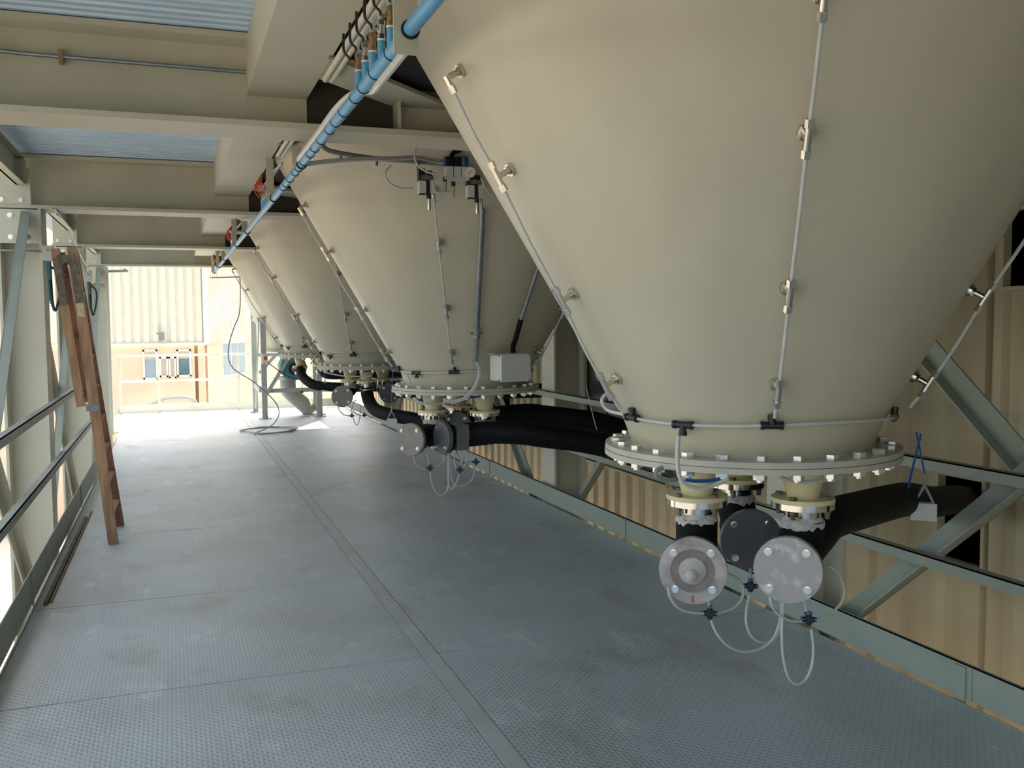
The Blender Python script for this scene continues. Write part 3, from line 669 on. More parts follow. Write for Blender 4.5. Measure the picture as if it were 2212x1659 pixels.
# ------------------------------------------------------------------ air tube loops (metres, measured on the hopper outlets)
A_left=[(1.466,2.62,0.78),(1.473,2.62,0.749),(1.498,2.62,0.713),(1.537,2.62,0.692),(1.597,2.62,0.679)]
A_right=[(1.646,2.62,0.674),(1.702,2.62,0.683),(1.737,2.62,0.707),(1.747,2.62,0.745),(1.726,2.62,0.778),(1.68,2.62,0.806)]
A_up=[(1.618,2.62,0.697),(1.612,2.62,0.731)]
A_down=[(1.612,2.6,0.661),(1.634,2.6,0.615),(1.672,2.6,0.572),(1.729,2.6,0.543),(1.797,2.6,0.542),(1.847,2.6,0.567),(1.872,2.6,0.612),(1.88,2.6,0.661),(1.88,2.6,0.699)]
crA=[(1.62,2.62,0.677)]
B_up=[(1.801,2.66,0.76),(1.8,2.66,0.798)]
B_down=[(1.771,2.62,0.724),(1.759,2.62,0.669),(1.761,2.62,0.622),(1.783,2.62,0.578),(1.828,2.62,0.554),(1.872,2.62,0.564),(1.894,2.62,0.606),(1.902,2.62,0.653),(1.904,2.62,0.691)]
crB=[(1.801,2.66,0.738)]
C_left=[(1.864,2.47,0.667),(1.818,2.47,0.676),(1.774,2.47,0.702),(1.752,2.47,0.731),(1.744,2.47,0.762)]
C_right=[(1.925,2.47,0.666),(1.978,2.47,0.68),(2.02,2.47,0.714),(2.03,2.47,0.751),(2.016,2.47,0.79),(1.996,2.47,0.818),(1.963,2.47,0.84)]
C_up=[(1.883,2.47,0.698),(1.875,2.47,0.733)]
C_down=[(1.902,2.47,0.639),(1.912,2.47,0.574),(1.906,2.47,0.514),(1.883,2.47,0.474),(1.848,2.47,0.464),(1.817,2.47,0.492),(1.797,2.47,0.558),(1.791,2.47,0.634),(1.793,2.47,0.709),(1.796,2.47,0.741)]
crC=[(1.892,2.47,0.67)]
drop=[(1.353,2.36,1.3),(1.349,2.36,1.256),(1.351,2.36,1.21),(1.36,2.36,1.175),(1.39,2.36,1.153),(1.436,2.36,1.143),(1.483,2.36,1.153),(1.517,2.36,1.165)]
bluehose=[(1.456,2.5,1.146),(1.497,2.5,1.139),(1.554,2.5,1.138),(1.603,2.5,1.145)]
ringC=[(1.765,2.45,1.141),(1.823,2.45,1.124),(1.893,2.45,1.12),(1.964,2.45,1.123),(1.996,2.45,1.131)]
greyhoseL=[(1.435,2.6,1.17),(1.412,2.6,1.161),(1.416,2.6,1.142),(1.448,2.6,1.129),(1.481,2.6,1.129)]
s2a_left=[(1.464,6.0,0.765),(1.475,6.0,0.709),(1.509,6.0,0.676),(1.55,6.0,0.665)]
s2a_right=[(1.6,6.0,0.671),(1.648,6.0,0.69),(1.674,6.0,0.728),(1.678,6.0,0.775)]
s2a_up=[(1.569,6.0,0.694),(1.56,6.0,0.75),(1.555,6.0,0.821)]
s2a_down=[(1.562,5.95,0.656),(1.57,5.95,0.588),(1.594,5.95,0.525),(1.632,5.95,0.492),(1.667,5.95,0.508),(1.687,5.95,0.565),(1.694,5.95,0.672),(1.696,5.95,0.811)]
s2cr=[(1.575,6.0,0.669)]
s2c_down=[(1.864,5.95,0.675),(1.867,5.95,0.631),(1.85,5.95,0.585),(1.811,5.95,0.557),(1.753,5.95,0.545),(1.715,5.95,0.579),(1.704,5.95,0.672),(1.702,5.95,0.811)]
s2c_left=[(1.851,5.95,0.703),(1.797,5.95,0.704),(1.756,5.95,0.746),(1.743,5.95,0.793)]
s2c_right=[(1.903,5.95,0.707),(1.956,5.95,0.735),(1.972,5.95,0.781),(1.966,5.95,0.828)]
s2cr2=[(1.877,5.95,0.699)]
s2d=[(1.757,5.9,0.814),(1.766,5.9,0.752),(1.756,5.9,0.676)]
s2d_down=[(1.752,5.92,0.627),(1.729,5.92,0.567),(1.697,5.92,0.532),(1.678,5.92,0.57),(1.676,5.92,0.647),(1.678,5.92,0.8)]
s2cr3=[(1.752,5.9,0.661)]
s2d_l=[(1.727,5.9,0.672),(1.715,5.9,0.724),(1.725,5.9,0.785)]
s2d_r=[(1.775,5.9,0.675),(1.804,5.9,0.735),(1.799,5.9,0.812)]
s3a=[(1.542,9.5,0.811),(1.564,9.5,0.744),(1.609,9.5,0.705),(1.67,9.5,0.688)]
s3b=[(1.668,9.5,0.801),(1.681,9.5,0.754),(1.689,9.5,0.716)]
s3c=[(1.698,9.5,0.673),(1.711,9.5,0.625),(1.73,9.5,0.596),(1.754,9.5,0.623),(1.769,9.5,0.703),(1.776,9.5,0.797)]
s3cr=[(1.684,9.5,0.692)]
s3d=[(1.76,9.4,0.698),(1.704,9.4,0.724),(1.673,9.4,0.786),(1.688,9.4,0.841),(1.721,9.4,0.859)]
s3e=[(1.826,9.4,0.696),(1.867,9.4,0.671),(1.901,9.4,0.707)]
s3cr2=[(1.793,9.4,0.702)]
s4a=[(1.645,13.0,0.817),(1.624,13.0,0.723)]
s4cr=[(1.63,13.0,0.697)]
s4b=[(1.661,13.0,0.703),(1.742,13.0,0.706),(1.804,13.0,0.698)]
s4cr2=[(1.829,13.0,0.691)]
loop1=[(1.133,5.05,2.476),(1.102,5.05,2.437),(1.114,5.05,2.389),(1.169,5.05,2.359),(1.254,5.05,2.355)]
loop2=[(1.483,5.0,2.619),(1.418,5.0,2.63),(1.327,5.0,2.61),(1.262,5.0,2.565),(1.251,5.0,2.515),(1.274,5.0,2.467),(1.325,5.0,2.44),(1.371,5.0,2.432)]
loop3=[(1.376,5.02,2.425),(1.358,5.02,2.387),(1.362,5.02,2.35),(1.393,5.02,2.336),(1.459,5.02,2.349)]
loop4=[(1.643,5.05,2.429),(1.656,5.05,2.391),(1.683,5.05,2.354),(1.718,5.05,2.332)]
loop5=[(1.517,5.0,2.641),(1.53,5.0,2.592),(1.508,5.0,2.558),(1.469,5.0,2.539)]
bundle1=[(0.738,4.95,2.551),(0.789,4.98,2.524),(0.916,5.02,2.513),(1.052,5.08,2.513),(1.218,5.14,2.519),(1.381,5.16,2.517),(1.526,5.15,2.508)]
bundle2=[(0.662,4.93,2.446),(0.809,4.96,2.474),(0.961,5.0,2.498),(1.151,5.07,2.522),(1.294,5.13,2.544),(1.395,5.16,2.536),(1.526,5.15,2.523)]
wtube1=[(1.797,5.72,1.418),(1.799,5.72,1.323),(1.779,5.72,1.235),(1.723,5.72,1.163),(1.646,5.72,1.137),(1.586,5.72,1.148)]
wtube2=[(1.806,5.7,1.418),(1.808,5.7,1.324),(1.788,5.7,1.23),(1.732,5.7,1.156),(1.656,5.7,1.129),(1.586,5.7,1.137)]
def loop_set(cross, tubes, label, cross_dir=(0.86, -0.5, 0), r=0.0045):
    c = Vector(cross[0])
    t = thing('air_tube_loop', label, 'air tube', c, group='air tube loops below the outlet tees')
    d = Vector(cross_dir).normalized(); u = Vector((0, 0, 1))
    MB().cyl(c - d * 0.019, c + d * 0.019, 0.0085, 10).cyl(c - u * 0.019, c + u * 0.019, 0.0085, 10).obox(c, d * 0.011, d.cross(u) * 0.008, u * 0.011).build('cross_fitting', 'black', t)
    MB().cyl(c + u * 0.019, c + u * 0.026, 0.0085, 10).cyl(c - d * 0.025, c - d * 0.019, 0.008, 10).cyl(c + d * 0.019, c + d * 0.025, 0.008, 10).build('release_collar', 'blue_ring', t)
    for p in tubes: MB().tube(p, r, 8, 6).build('tube', 'tube', t)
    return t
loop_set(crA, [A_left, A_right, A_up, A_down], 'grey air tube loops on a black cross fitting under the stepped pale cover')
loop_set(crB, [B_up, B_down], 'grey air tube loop on a black cross fitting between the two pale covers')
loop_set(crC, [C_left, C_right, C_up, C_down], 'longest grey air tube loops hanging from a black cross fitting under the right pale cover')
loop_set(s2cr, [s2a_left, s2a_right, s2a_up, s2a_down], 'grey air tube loops on a cross fitting below the tan cover of the second hopper')
loop_set(s2cr2, [s2c_left, s2c_right, s2c_down], 'grey air tube loops on the rightmost cross fitting below the second hopper')
loop_set(s2cr3, [s2d, s2d_down, s2d_l, s2d_r], 'grey air tube loops on the middle cross fitting below the second hopper')
loop_set(s3cr, [s3a, s3b, s3c], 'thin air tube loops on the left cross fitting below the third hopper')
loop_set(s3cr2, [s3d, s3e], 'thin air tube loops on the right cross fitting below the third hopper')
loop_set(s4cr, [s4a, s4b], 'short air tubes on a cross fitting below the fourth hopper')
tag(MB().obox((1.902, 2.485, 0.685), (0.011, -0.006, 0), (0.0015, 0.003, 0), (0, 0, 0.0025)).build('cable_tie', 'black', loc=(1.902, 2.485, 0.685)), 'small black cable tie around the tubes between the pale covers', 'cable tie')

# drop tube, blue link hose and metal hose under the nearest flange
MBt = lambda pts, r, mt, nm, lab, cat='air tube': tag(MB().tube(pts, r, 10, 6).build(nm, mt, loc=pts[0]), lab, cat)
MBt(drop, 0.0062, 'tube', 'air_tube', 'grey air tube dropping from the ring tube past the nearest flange to the outlet')
MBt(bluehose, 0.006, 'blue_hose', 'air_hose', 'short blue air hose across the left outlet nozzle of the nearest hopper', 'hose')
MBt(ringC, 0.0052, 'tube', 'air_tube', 'thin grey air tube wrapped across the right outlet nozzle of the nearest hopper')
MBt(greyhoseL, 0.0075, 'tube_dark', 'air_hose', 'grey air hose curling out left of the nearest outlet nozzle', 'hose')
for k, (dx, dy) in enumerate([(-0.015, 3.395 - 0.0), (-0.015, 6.975)]):
    pts = [(x + dx - (0.0), y + dy + (0.03 if k else 0.0), z) for x, y, z in bluehose]
    MBt([(x + (0.32 if k == 0 else 0.3), y, z) for x, y, z in pts], 0.006, 'blue_hose', 'air_hose', 'short blue air hose across the front outlet nozzle of the %s hopper' % ['second', 'third'][k], 'hose')
# back loop of the ring tube at the nearest hopper
MBt([(1.425, 2.85, 1.315), (1.40, 2.93, 1.325), (1.385, 2.94, 1.36), (1.42, 2.95, 1.385), (1.46, 2.97, 1.375)], 0.0062, 'tube', 'air_tube', 'grey air tube curling behind the left side of the nearest hopper neck')
MBt([(1.452, 6.13, 1.30), (1.447, 6.05, 1.27), (1.45, 5.98, 1.215)], 0.006, 'tube', 'air_tube', 'short grey air tube dropping at the left of the second hopper flange')
MBt([(1.47, 6.0, 1.14), (1.50, 5.97, 1.115), (1.57, 5.95, 1.10), (1.70, 5.94, 1.10)], 0.0065, 'tube', 'air_tube', 'grey air tube passing under the left of the second hopper flange')
MBt([(1.42, 9.55, 1.14), (1.55, 9.40, 1.11), (1.70, 9.33, 1.10), (1.85, 9.3, 1.10)], 0.0065, 'tube', 'air_tube', 'grey air tube passing under the third hopper flange')
MBt([(1.84, 13.1, 1.6), (1.86, 13.0, 1.35), (1.84, 12.97, 1.22), (1.75, 12.95, 1.08)], 0.008, 'tube', 'air_tube', 'pale air tube curving down beside the fourth hopper flange')

# ------------------------------------------------------------------ valves on the second hopper wall
YV = 5.08
fr_ = thing('air_filter_regulator', 'air filter regulator set with two grey bowls, a blue knob and a round pressure gauge', 'regulator', (1.50, YV, 2.40))
for x in (1.463, 1.507):
    MB().box((x - 0.0195, YV - 0.022, 2.428), (x + 0.0195, YV + 0.022, 2.488)).build('filter_bowl', 'box_grey', fr_)
    MB().box((x - 0.021, YV - 0.024, 2.49), (x + 0.021, YV + 0.024, 2.54)).build('head_block', 'black', fr_)
MB().box((1.438, YV - 0.02, 2.494), (1.4415, YV + 0.02, 2.542)).build('blue_cap', 'blue_hose', fr_)
MB().box((1.435, YV - 0.025, 2.415), (1.575, YV + 0.02, 2.428)).build('base_bar', 'box_grey', fr_)
MB().box((1.53, YV - 0.022, 2.428), (1.572, YV + 0.022, 2.49)).build('regulator_body', 'box_grey', fr_)
MB().lathe([(0.0, 0), (0.023, 0), (0.026, 0.01), (0.025, 0.05), (0.0, 0.052)], 20, (1.549, YV, 2.495)).build('adjusting_knob', 'blue_hose', fr_)
g = MB(); g.lathe([(0, 0), (0.029, 0), (0.029, 0.02), (0.026, 0.023), (0.026, 0.021), (0, 0.021)], 28, (1.578, YV - 0.03, 2.457), (-0.25, -0.97, 0)); g = g.build('pressure_gauge', 'white', fr_)
MB().obox((1.5728, YV - 0.0515, 2.457), Vector((0.012, -0.003, 0.012)), Vector((-.0008, 0, .0008)), (0, 0.0005, 0)).build('needle', 'black', g)
for x, z in ((1.441, 2.376), (1.488, 2.352)): 
    MB().cyl((x, YV, z + 0.055), (x, YV, z + 0.03), 0.012, 12).build('neck', 'black', fr_)
    MB().cyl((x, YV, z + 0.035), (x, YV, z - 0.03), 0.0095, 14).build('silencer', 'nickel', fr_)
MB().tube([(1.48, YV, 2.54), (1.49, YV, 2.565), (1.53, YV - 0.02, 2.585), (1.545, YV, 2.65)], 0.013, 10, 5).build('supply_hose', 'rubber', fr_)
for k, (x, lab) in enumerate(((1.335, 'left'), (1.612, 'right'))):
    z0 = 2.42 - 0.012 * k
    t = thing('solenoid_valve', 'solenoid valve block with a silver silencer, %s of the pressure gauge' % lab, 'valve', (x, YV, z0 - 0.08), group='solenoid valves')
    MB().box((x - 0.035, YV - 0.022, z0 - 0.012), (x + 0.035, YV - 0.016, z0 + 0.012)).build('mounting_strip', 'iron', t)
    MB().box((x - 0.045, YV - 0.015, z0 - 0.02), (x - 0.01, YV + 0.03, z0 + 0.05)).box((x + 0.0, YV - 0.013, z0), (x + 0.03, YV + 0.03, z0 + 0.04)).build('pilot_head', 'black', t)
    MB().box((x - 0.045, YV - 0.022, z0 - 0.085), (x - 0.008, YV + 0.03, z0 - 0.018)).box((x + 0.012, YV - 0.02, z0 - 0.085), (x + 0.045, YV + 0.03, z0 - 0.018)).build('valve_body', 'box_grey', t)
    MB().box((x - 0.008, YV - 0.025, z0 - 0.09), (x + 0.012, YV + 0.03, z0 - 0.012)).cyl((x + 0.012, YV, z0 - 0.085), (x + 0.012, YV, z0 - 0.112), 0.013, 12).cyl((x - 0.028, YV, z0 - 0.085), (x - 0.028, YV, z0 - 0.092), 0.017, 14).build('coil', 'black', t)
    MB().cyl((x + 0.014, YV, z0 - 0.11), (x + 0.014, YV, z0 - 0.172), 0.0095, 14).build('silencer', 'nickel', t)
    if k: MB().cyl((x + 0.043, YV + .01, z0 - 0.085), (x + 0.043, YV + .01, z0 - 0.15), 0.0095, 14).build('silencer', 'nickel', t)
for nm, pts, r, lab in (('loop1', loop1, 0.0055, 'grey air tube looping into the left solenoid valve'), ('loop2', loop2, 0.0055, 'large grey air tube loop above the left solenoid valve'),
                        ('loop3', loop3, 0.005, 'small grey air tube loop under the filter bowls'), ('loop4', loop4, 0.005, 'grey air tube curling right of the pressure gauge')):
    MBt(pts, r, 'tube', 'air_tube', lab)
b = thing('cable_bundle', 'grey flexible cable bundle running from the blue pipe across the second hopper to the valves', 'cable', bundle1[0])
MB().tube([(0.64, 4.95, 2.47), (0.69, 4.95, 2.53)] + bundle1 + [(1.62, 5.16, 2.47)], 0.0125, 10, 5).build('flexible_conduit', 'tube_dark', b)
MB().tube(bundle2, 0.006, 8, 5).build('air_tube', 'tube', b)
MB().tube([(x, y - 0.012, z - 0.014) for x, y, z in bundle2], 0.006, 8, 5).build('air_tube', 'tube', b)
for x, z in ((0.86, 2.51), (1.06, 2.5), (1.30, 2.5)):
    MB().cyl((x - 0.003, 4.84 + 0.22 * x, z - 0.006), (x + 0.003, 4.84 + 0.22 * x, z - 0.006), 0.022, 12).build('cable_tie', 'black', b)
# conduits and junction box on the second hopper
C2 = SILO[1]
cd = thing('vertical_conduit', 'galvanised conduit with a grey sleeve running straight down the second hopper', 'conduit', cone_pt(-100.8, 1.42, 0.05, C2))
MB().cyl(cone_pt(-101, 2.30, 0.045, C2), cone_pt(-100.6, 1.62, 0.045, C2), 0.0165, 16).build('steel_conduit', 'galv', cd)
MB().cyl(cone_pt(-100.6, 1.62, 0.045, C2), cone_pt(-100.5, 1.40, 0.045, C2), 0.0185, 16).build('grey_sleeve', 'conduit_grey', cd)
p = cone_pt(-100.6, 1.56, 0.0, C2); MB().cyl(cone_pt(-100.6, 1.56, 0.045, C2) - Vector((0, 0, .006)), cone_pt(-100.6, 1.56, 0.045, C2) + Vector((0, 0, .006)), 0.022, 14).box((p.x - 0.04, p.y - 0.02, p.z - 0.004), (p.x + 0.04, p.y - 0.014, p.z + 0.004)).build('clamp', 'brass', cd)
for k, pts in enumerate((wtube1, wtube2)):
    top = cone_pt(-100.5 + k, 1.41, 0.045, C2)
    MBt([tuple(top)] + [(x, 5.62 + 0.02 * i, z) for i, (x, y, z) in enumerate(pts[1:])], 0.0065, 'tube', 'air_tube', ['left', 'right'][k] + ' of the two pale tubes curving out of the grey conduit end')
cd2 = thing('slanted_conduit', 'slanted steel conduit with a flexible end entering the grey junction box', 'conduit', cone_pt(-76, 1.5, 0.05, C2))
MB().cyl(cone_pt(-76, 2.25, 0.05, C2), cone_pt(-77, 1.66, 0.05, C2), 0.0135, 14).build('steel_conduit', 'galv', cd2)
MB().tube([cone_pt(-77, 1.67, 0.05, C2), cone_pt(-77, 1.56, 0.055, C2), Vector((2.035, 5.64, 1.47)), Vector((2.03, 5.62, 1.425))], 0.0165, 12, 5).build('flexible_end', 'rubber', cd2)
jb = thing('junction_box', 'light grey square junction box mounted on the lower wall of the second hopper', 'box', (2.01, 5.62, 1.26))
def rbox(mb, x0, x1, y0, y1, z0, z1, r, rot=0.0, c=(0, 0)):
    prof = []
    for cx, cz, a0 in ((x1 - r, z1 - r, 0), (x0 + r, z1 - r, 90), (x0 + r, z0 + r, 180), (x1 - r, z0 + r, 270)):
        prof += [(cx + r * math.cos(R(a0 + a)), cz + r * math.sin(R(a0 + a))) for a in (0, 30, 60, 90)]
    cr_, sr_ = math.cos(rot), math.sin(rot)
    def fn(a, b, d):
        x, y = a - c[0], d - c[1]; return (c[0] + x * cr_ - y * sr_, c[1] + x * sr_ + y * cr_, b)
    return mb.extrude(prof, y0, y1, fn)
JR = dict(rot=R(12), c=(2.01, 5.6))
rbox(MB(), 1.905, 2.115, 5.59, 5.69, 1.258, 1.425, 0.012, **JR).build('enclosure', 'box_grey', jb)
rbox(MB(), 1.902, 2.118, 5.545, 5.588, 1.255, 1.428, 0.014, **JR).build('lid', 'box_grey', jb)
rbox(MB(), 1.88, 2.125, 5.60, 5.72, 1.428, 1.433, 0.002, **JR).build('rain_cover', 'steel_paint', jb)
for sx in (1.91, 2.112):
    for sz in (1.265, 1.418): MB().cyl((sx, 5.5525, sz), (sx, 5.540, sz), 0.005, 8).build('lid_screw', 'galv', jb)
MB().cyl((2.13, 5.62, 1.33), (2.16, 5.63, 1.325), 0.010, 10).build('cable_gland', 'tube_dark', jb)

# ------------------------------------------------------------------ blue compressed air pipe with manifolds
bp = thing('compressed_air_pipe', 'long blue compressed air pipe hung below the box girder', 'pipe', (0.62, 7.5, 2.41))
PX, PZ = 0.622, 2.412
MB().cyl((PX, 0.3, PZ), (PX, 14.9, PZ + 0.006), 0.0205, 20).build('pipe', 'blue_pipe', bp)
MB().cyl((PX, 14.88, PZ), (PX, 14.93, PZ), 0.026, 16).build('end_cap', 'galv', bp)
for k, y in enumerate([2.05, 2.52, 4.78, 6.12, 8.35, 9.75, 11.95, 13.4, 15.0]):
    top = 2.50 if k in (2, 4, 6) else 2.66
    MB().box((PX - 0.045, y - 0.004, PZ - 0.005 - (0.06 if k == 1 else 0)), (PX + 0.002 + (0.02 if k == 1 else 0), y + 0.004, top)).build('hanger_plate', 'steel_paint', bp)
    MB().cyl((PX, y - 0.012, PZ), (PX, y - 0.004, PZ), 0.026, 16).build('pipe_clip', 'black', bp)
for i in range(16):
    y = 2.75 + i * 0.19 + (0.04 if i % 3 else 0)
    if y < 8: MB().cyl((PX, y - 0.002, PZ), (PX, y + 0.002, PZ), 0.0225, 14).build('cable_tie', 'black', bp)
MBt([(PX + 0.014, 2.62, PZ - 0.022), (PX + 0.016, 2.8, PZ - 0.024), (PX + 0.018, 3.0, PZ - 0.024), (PX + 0.028, 3.15, PZ - 0.012), (PX + 0.028, 3.28, PZ + 0.014), (PX + 0.002, 3.42, PZ + 0.030), (PX - 0.020, 3.6, PZ + 0.020), (PX - 0.024, 3.9, PZ + 0.014), (PX - 0.023, 4.3, PZ + 0.013), (PX - 0.02, 4.7, PZ + 0.016), (PX + 0.01, 4.93, PZ + 0.035)], 0.013, 'tube', 'flexible_conduit', 'pale flexible conduit strapped along the blue pipe', 'conduit')
for k, (a, b2) in enumerate(((1.6, 4.02), (5.0, 5.9), (8.5, 9.5), (12.1, 13.2))):
    cdq = thing('cable_duct', 'pair of white conduits fixed under the edge of the box girder, %s length' % ['nearest', 'second', 'third', 'farthest'][k], 'conduit', (0.645, a, 2.63), group='white conduits under the girder edge')
    for x in (0.628, 0.656): MB().cyl((x, a, 2.642), (x, b2, 2.642), 0.0125, 12).build('conduit', 'column', cdq)
    MB().box((0.60, a + 0.2, 2.654), (0.67, a + 0.24, 2.66)).box((0.60, b2 - 0.3, 2.654), (0.67, b2 - 0.26, 2.66)).build('saddle', 'galv', cdq)
def manifold(ys, lev_mt, label, full=True):
    t = thing('valve_manifold', label, 'valves', (PX, sum(ys) / len(ys), PZ + 0.02), group='ball valve manifolds on the blue pipe')
    for i, y in enumerate(ys):
        z0 = PZ + 0.0
        MB().cyl((PX - 0.012, y, z0), (PX - 0.012, y, z0 + 0.055), 0.0125, 14).build('riser', 'blue_pipe', t)
        MB().cyl((PX - 0.012, y, z0 + 0.055), (PX - 0.012, y, z0 + 0.060), 0.0135, 14).build('thread_tape', 'white', t)
        v = MB().cyl((PX - 0.012, y, z0 + 0.06), (PX - 0.012, y, z0 + 0.074), 0.013, 6).cyl((PX - 0.012, y, z0 + 0.074), (PX - 0.012, y, z0 + 0.10), 0.0115, 14).cyl((PX - 0.012, y, z0 + 0.10), (PX - 0.012, y, z0 + 0.115), 0.013, 6).cyl((PX - 0.012, y, z0 + 0.087), (PX - 0.04, y, z0 + 0.087), 0.006, 10).build('ball_valve', 'brass' if i % 2 == 0 else 'nickel', t)
        MB().tube([(PX - 0.040, y, z0 + 0.087), (PX - 0.044, y, z0 + 0.10), (PX - 0.060, y, z0 + 0.118), (PX - 0.060, y, z0 + 0.175)], 0.0045, 6, 3).build('lever', lev_mt, v)
        if full: MB().tube([(PX - 0.012, y, z0 + 0.115), (PX - 0.01, y + 0.01, z0 + 0.15), (PX + 0.02, y + 0.0, z0 + 0.19), (PX + 0.06, y - 0.1, z0 + 0.23)], 0.0075, 8, 4).build('air_tube', 'tube', v)
manifold([3.19, 3.07, 2.955, 2.825, 2.695, 2.575], 'black', 'row of six ball valves with black levers on blue risers, top centre')
manifold([6.75, 6.63, 6.51, 6.39, 6.27], 'red', 'row of ball valves with red levers on the blue pipe beside the second hopper')
manifold([10.35, 10.23, 10.11, 9.99], 'red', 'row of ball valves with red levers on the blue pipe beside the third hopper')
manifold([13.9, 13.78, 13.66, 13.54], 'red', 'farthest row of red-levered ball valves on the blue pipe')
tag(MB().bar((0.56, 15.0, 2.33), (1.0, 15.0, 2.345), 0.03, 0.02).bar((0.66, 15.0, 2.33), (0.66, 15.0, 2.66), 0.03, 0.03).build('cable_bracket', 'galv_frame', loc=(0.66, 15.0, 2.33)), 'thin horizontal galvanised bracket at the end of the blue pipe', 'bracket')

# thin conduit along the web of the first cross beam
tc_ = thing('steel_conduit', 'thin galvanised conduit along the front of the first cross beam', 'conduit', (-0.4, 4.45, 2.755))
MB().tube([(-0.95, 4.46, 2.77), (-0.62, 4.46, 2.765), (-0.50, 4.46, 2.762), (0.34, 4.46, 2.758)], 0.009, 10, 4).build('pipe', 'galv', tc_)
MB().box((-0.418, 4.445, 2.735), (-0.40, 4.492, 2.79)).build('pipe_clip', 'brass', tc_)

# ------------------------------------------------------------------ left column boxes, cables, conduit
def side_box(y, lab, k):
    z = 2.17
    t = thing('cable_box', lab[0], 'box', (-0.87, y, z), group='boxes on the left columns')
    MB().box((-0.90, y - 0.19, z - 0.055), (-0.825, y - 0.09, z + 0.055)).build('housing', 'box_grey', t)
    MB().cyl((-0.86, y - 0.19, z + 0.02), (-0.86, y - 0.196, z + 0.02), 0.008, 10).build('screw', 'galv', t)
    c = thing('cable_coil', lab[1], 'cable', (-0.86, y - 0.1, z - 0.06), group='cables on the left columns')
    for i in range(4):
        MB().tube([(-0.875 + 0.009 * i, y - 0.15, z - 0.06), (-0.870 + 0.008 * i, y - 0.155, z - 0.2), (-0.862 + 0.007 * i, y - 0.16, z - 0.36 - 0.02 * i)], 0.0065, 8, 5).build('cable', 'teal' if i < 3 else 'black', c)
    MB().tube([(-0.85, y - 0.15, z - 0.1), (-0.80, y - 0.14, z - 0.14), (-0.785, y - 0.14, z - 0.23), (-0.81, y - 0.15, z - 0.38), (-0.835, y - 0.16, z - 0.42), (-0.855, y - 0.16, z - 0.2)], 0.009, 8, 6).build('cable_loop', 'black', c)
side_box(8.02, ('small pale box on the side of the left column beside the stepladder top', 'teal and black cables hanging below the pale box by the stepladder'), 0)
side_box(11.65, ('small grey box on the left column behind the stepladder', 'teal cables hanging below the box behind the stepladder'), 1)
MBt([(-0.80, 7.75, 2.49), (-0.80, 8.2, 2.485), (-0.80, 8.95, 2.44), (-0.82, 10.2, 2.29), (-0.84, 11.5, 2.235)], 0.009, 'galv', 'steel_conduit', 'thin steel conduit slanting from the second cross beam down to the next left column', 'conduit')
MBt([(-0.80, 8.0, 2.47), (-0.795, 8.5, 2.462), (-0.79, 9.1, 2.43)], 0.008, 'tube', 'thin_cable', 'pale cable lying beside the slanting steel conduit', 'cable')
tag(MB().box((-0.905, 15.09, 0), (-0.865, 15.145, 2.48)).build('cover_strip', 'column', loc=(-0.885, 15.12, 0)), 'narrow pale cover strip standing against the far left column', 'panel')
tag(MB().bar((-0.902, 15.2, 2.42), (-0.62, 15.2, 2.43), 0.03, 0.035).cyl((-0.66, 15.2, 2.45), (-0.60, 15.2, 2.42), 0.02, 12).build('pipe_bracket', 'galv_frame', loc=(-0.902, 15.2, 2.42)), 'short horizontal bracket at the top of the far left column', 'bracket')

MBt([(-1.19, 7.84, 2.185), (-1.0, 7.835, 2.183), (-0.9, 7.84, 2.18)], 0.008, 'galv', 'steel_conduit', 'short bright conduit crossing the left column web to the pale box', 'conduit')

# ------------------------------------------------------------------ wooden stepladder leaning at the left rail
ld = thing('stepladder', 'worn brown wooden stepladder leaning folded against the left railing', 'ladder', (-0.46, 7.85, 0))
def stile(p0, p1, wx, wy, name, mt='wood'):
    p0, p1 = Vector(p0), Vector(p1); d = (p1 - p0).normalized(); y = Vector((0, 1, 0)); x = d.cross(y).normalized()
    y = x.cross(d).normalized()
    return MB().obox((p0 + p1) / 2, (p1 - p0) / 2, x * wx / 2, y * wy / 2).build(name, mt, ld)
F0, F1 = Vector((-0.462, 7.53, 0.0)), Vector((-0.672, 7.60, 2.20))
B0, B1 = Vector((-0.452, 8.20, 0.0)), Vector((-0.694, 7.92, 2.20))
stile(F0, F1, 0.072, 0.028, 'near_stile'); stile(B0, B1, 0.072, 0.028, 'far_stile', 'wood_edge')
for i in range(8):
    t = 0.1 + i * 0.107
    a, b2 = F0.lerp(F1, t), B0.lerp(B1, t)
    MB().bar(a, b2, 0.066, 0.024, up=(0, 0, 1)).build('tread', 'wood', ld)
G0, G1 = Vector((-0.652, 7.60, 1.03)), Vector((-0.785, 7.60, 2.185))
H0, H1 = Vector((-0.652, 8.06, 1.03)), Vector((-0.785, 7.98, 2.185))
stile(G0, G1, 0.060, 0.028, 'near_back_leg'); stile(H0, H1, 0.060, 0.028, 'far_back_leg', 'wood_edge')
for t in (0.06, 0.45, 0.85): MB().bar(G0.lerp(G1, t), H0.lerp(H1, t), 0.04, 0.022).build('back_bar', 'wood_edge', ld)
yb = 7.578; 
for a, b2, nm in ((F0, F1, 1), (G0, G1, 0)):
    d = (b2 - a).normalized(); x = d.cross(Vector((0, 1, 0))).normalized(); c = b2 - d * 0.24
    MB().obox((c.x, yb, c.z), d * 0.17, x * 0.026, (0, 0.003, 0)).build('hinge_plate', 'iron', ld)
MB().obox((-0.716, yb, 2.105), (0.055, 0, 0.002), (0, 0.0035, 0), (0, 0, 0.035)).build('hinge_plate', 'iron', ld)
MB().cyl((-0.715, 7.58, 2.07), (-0.715, 7.562, 2.07), 0.012, 12).build('hinge_pin', 'black', ld)
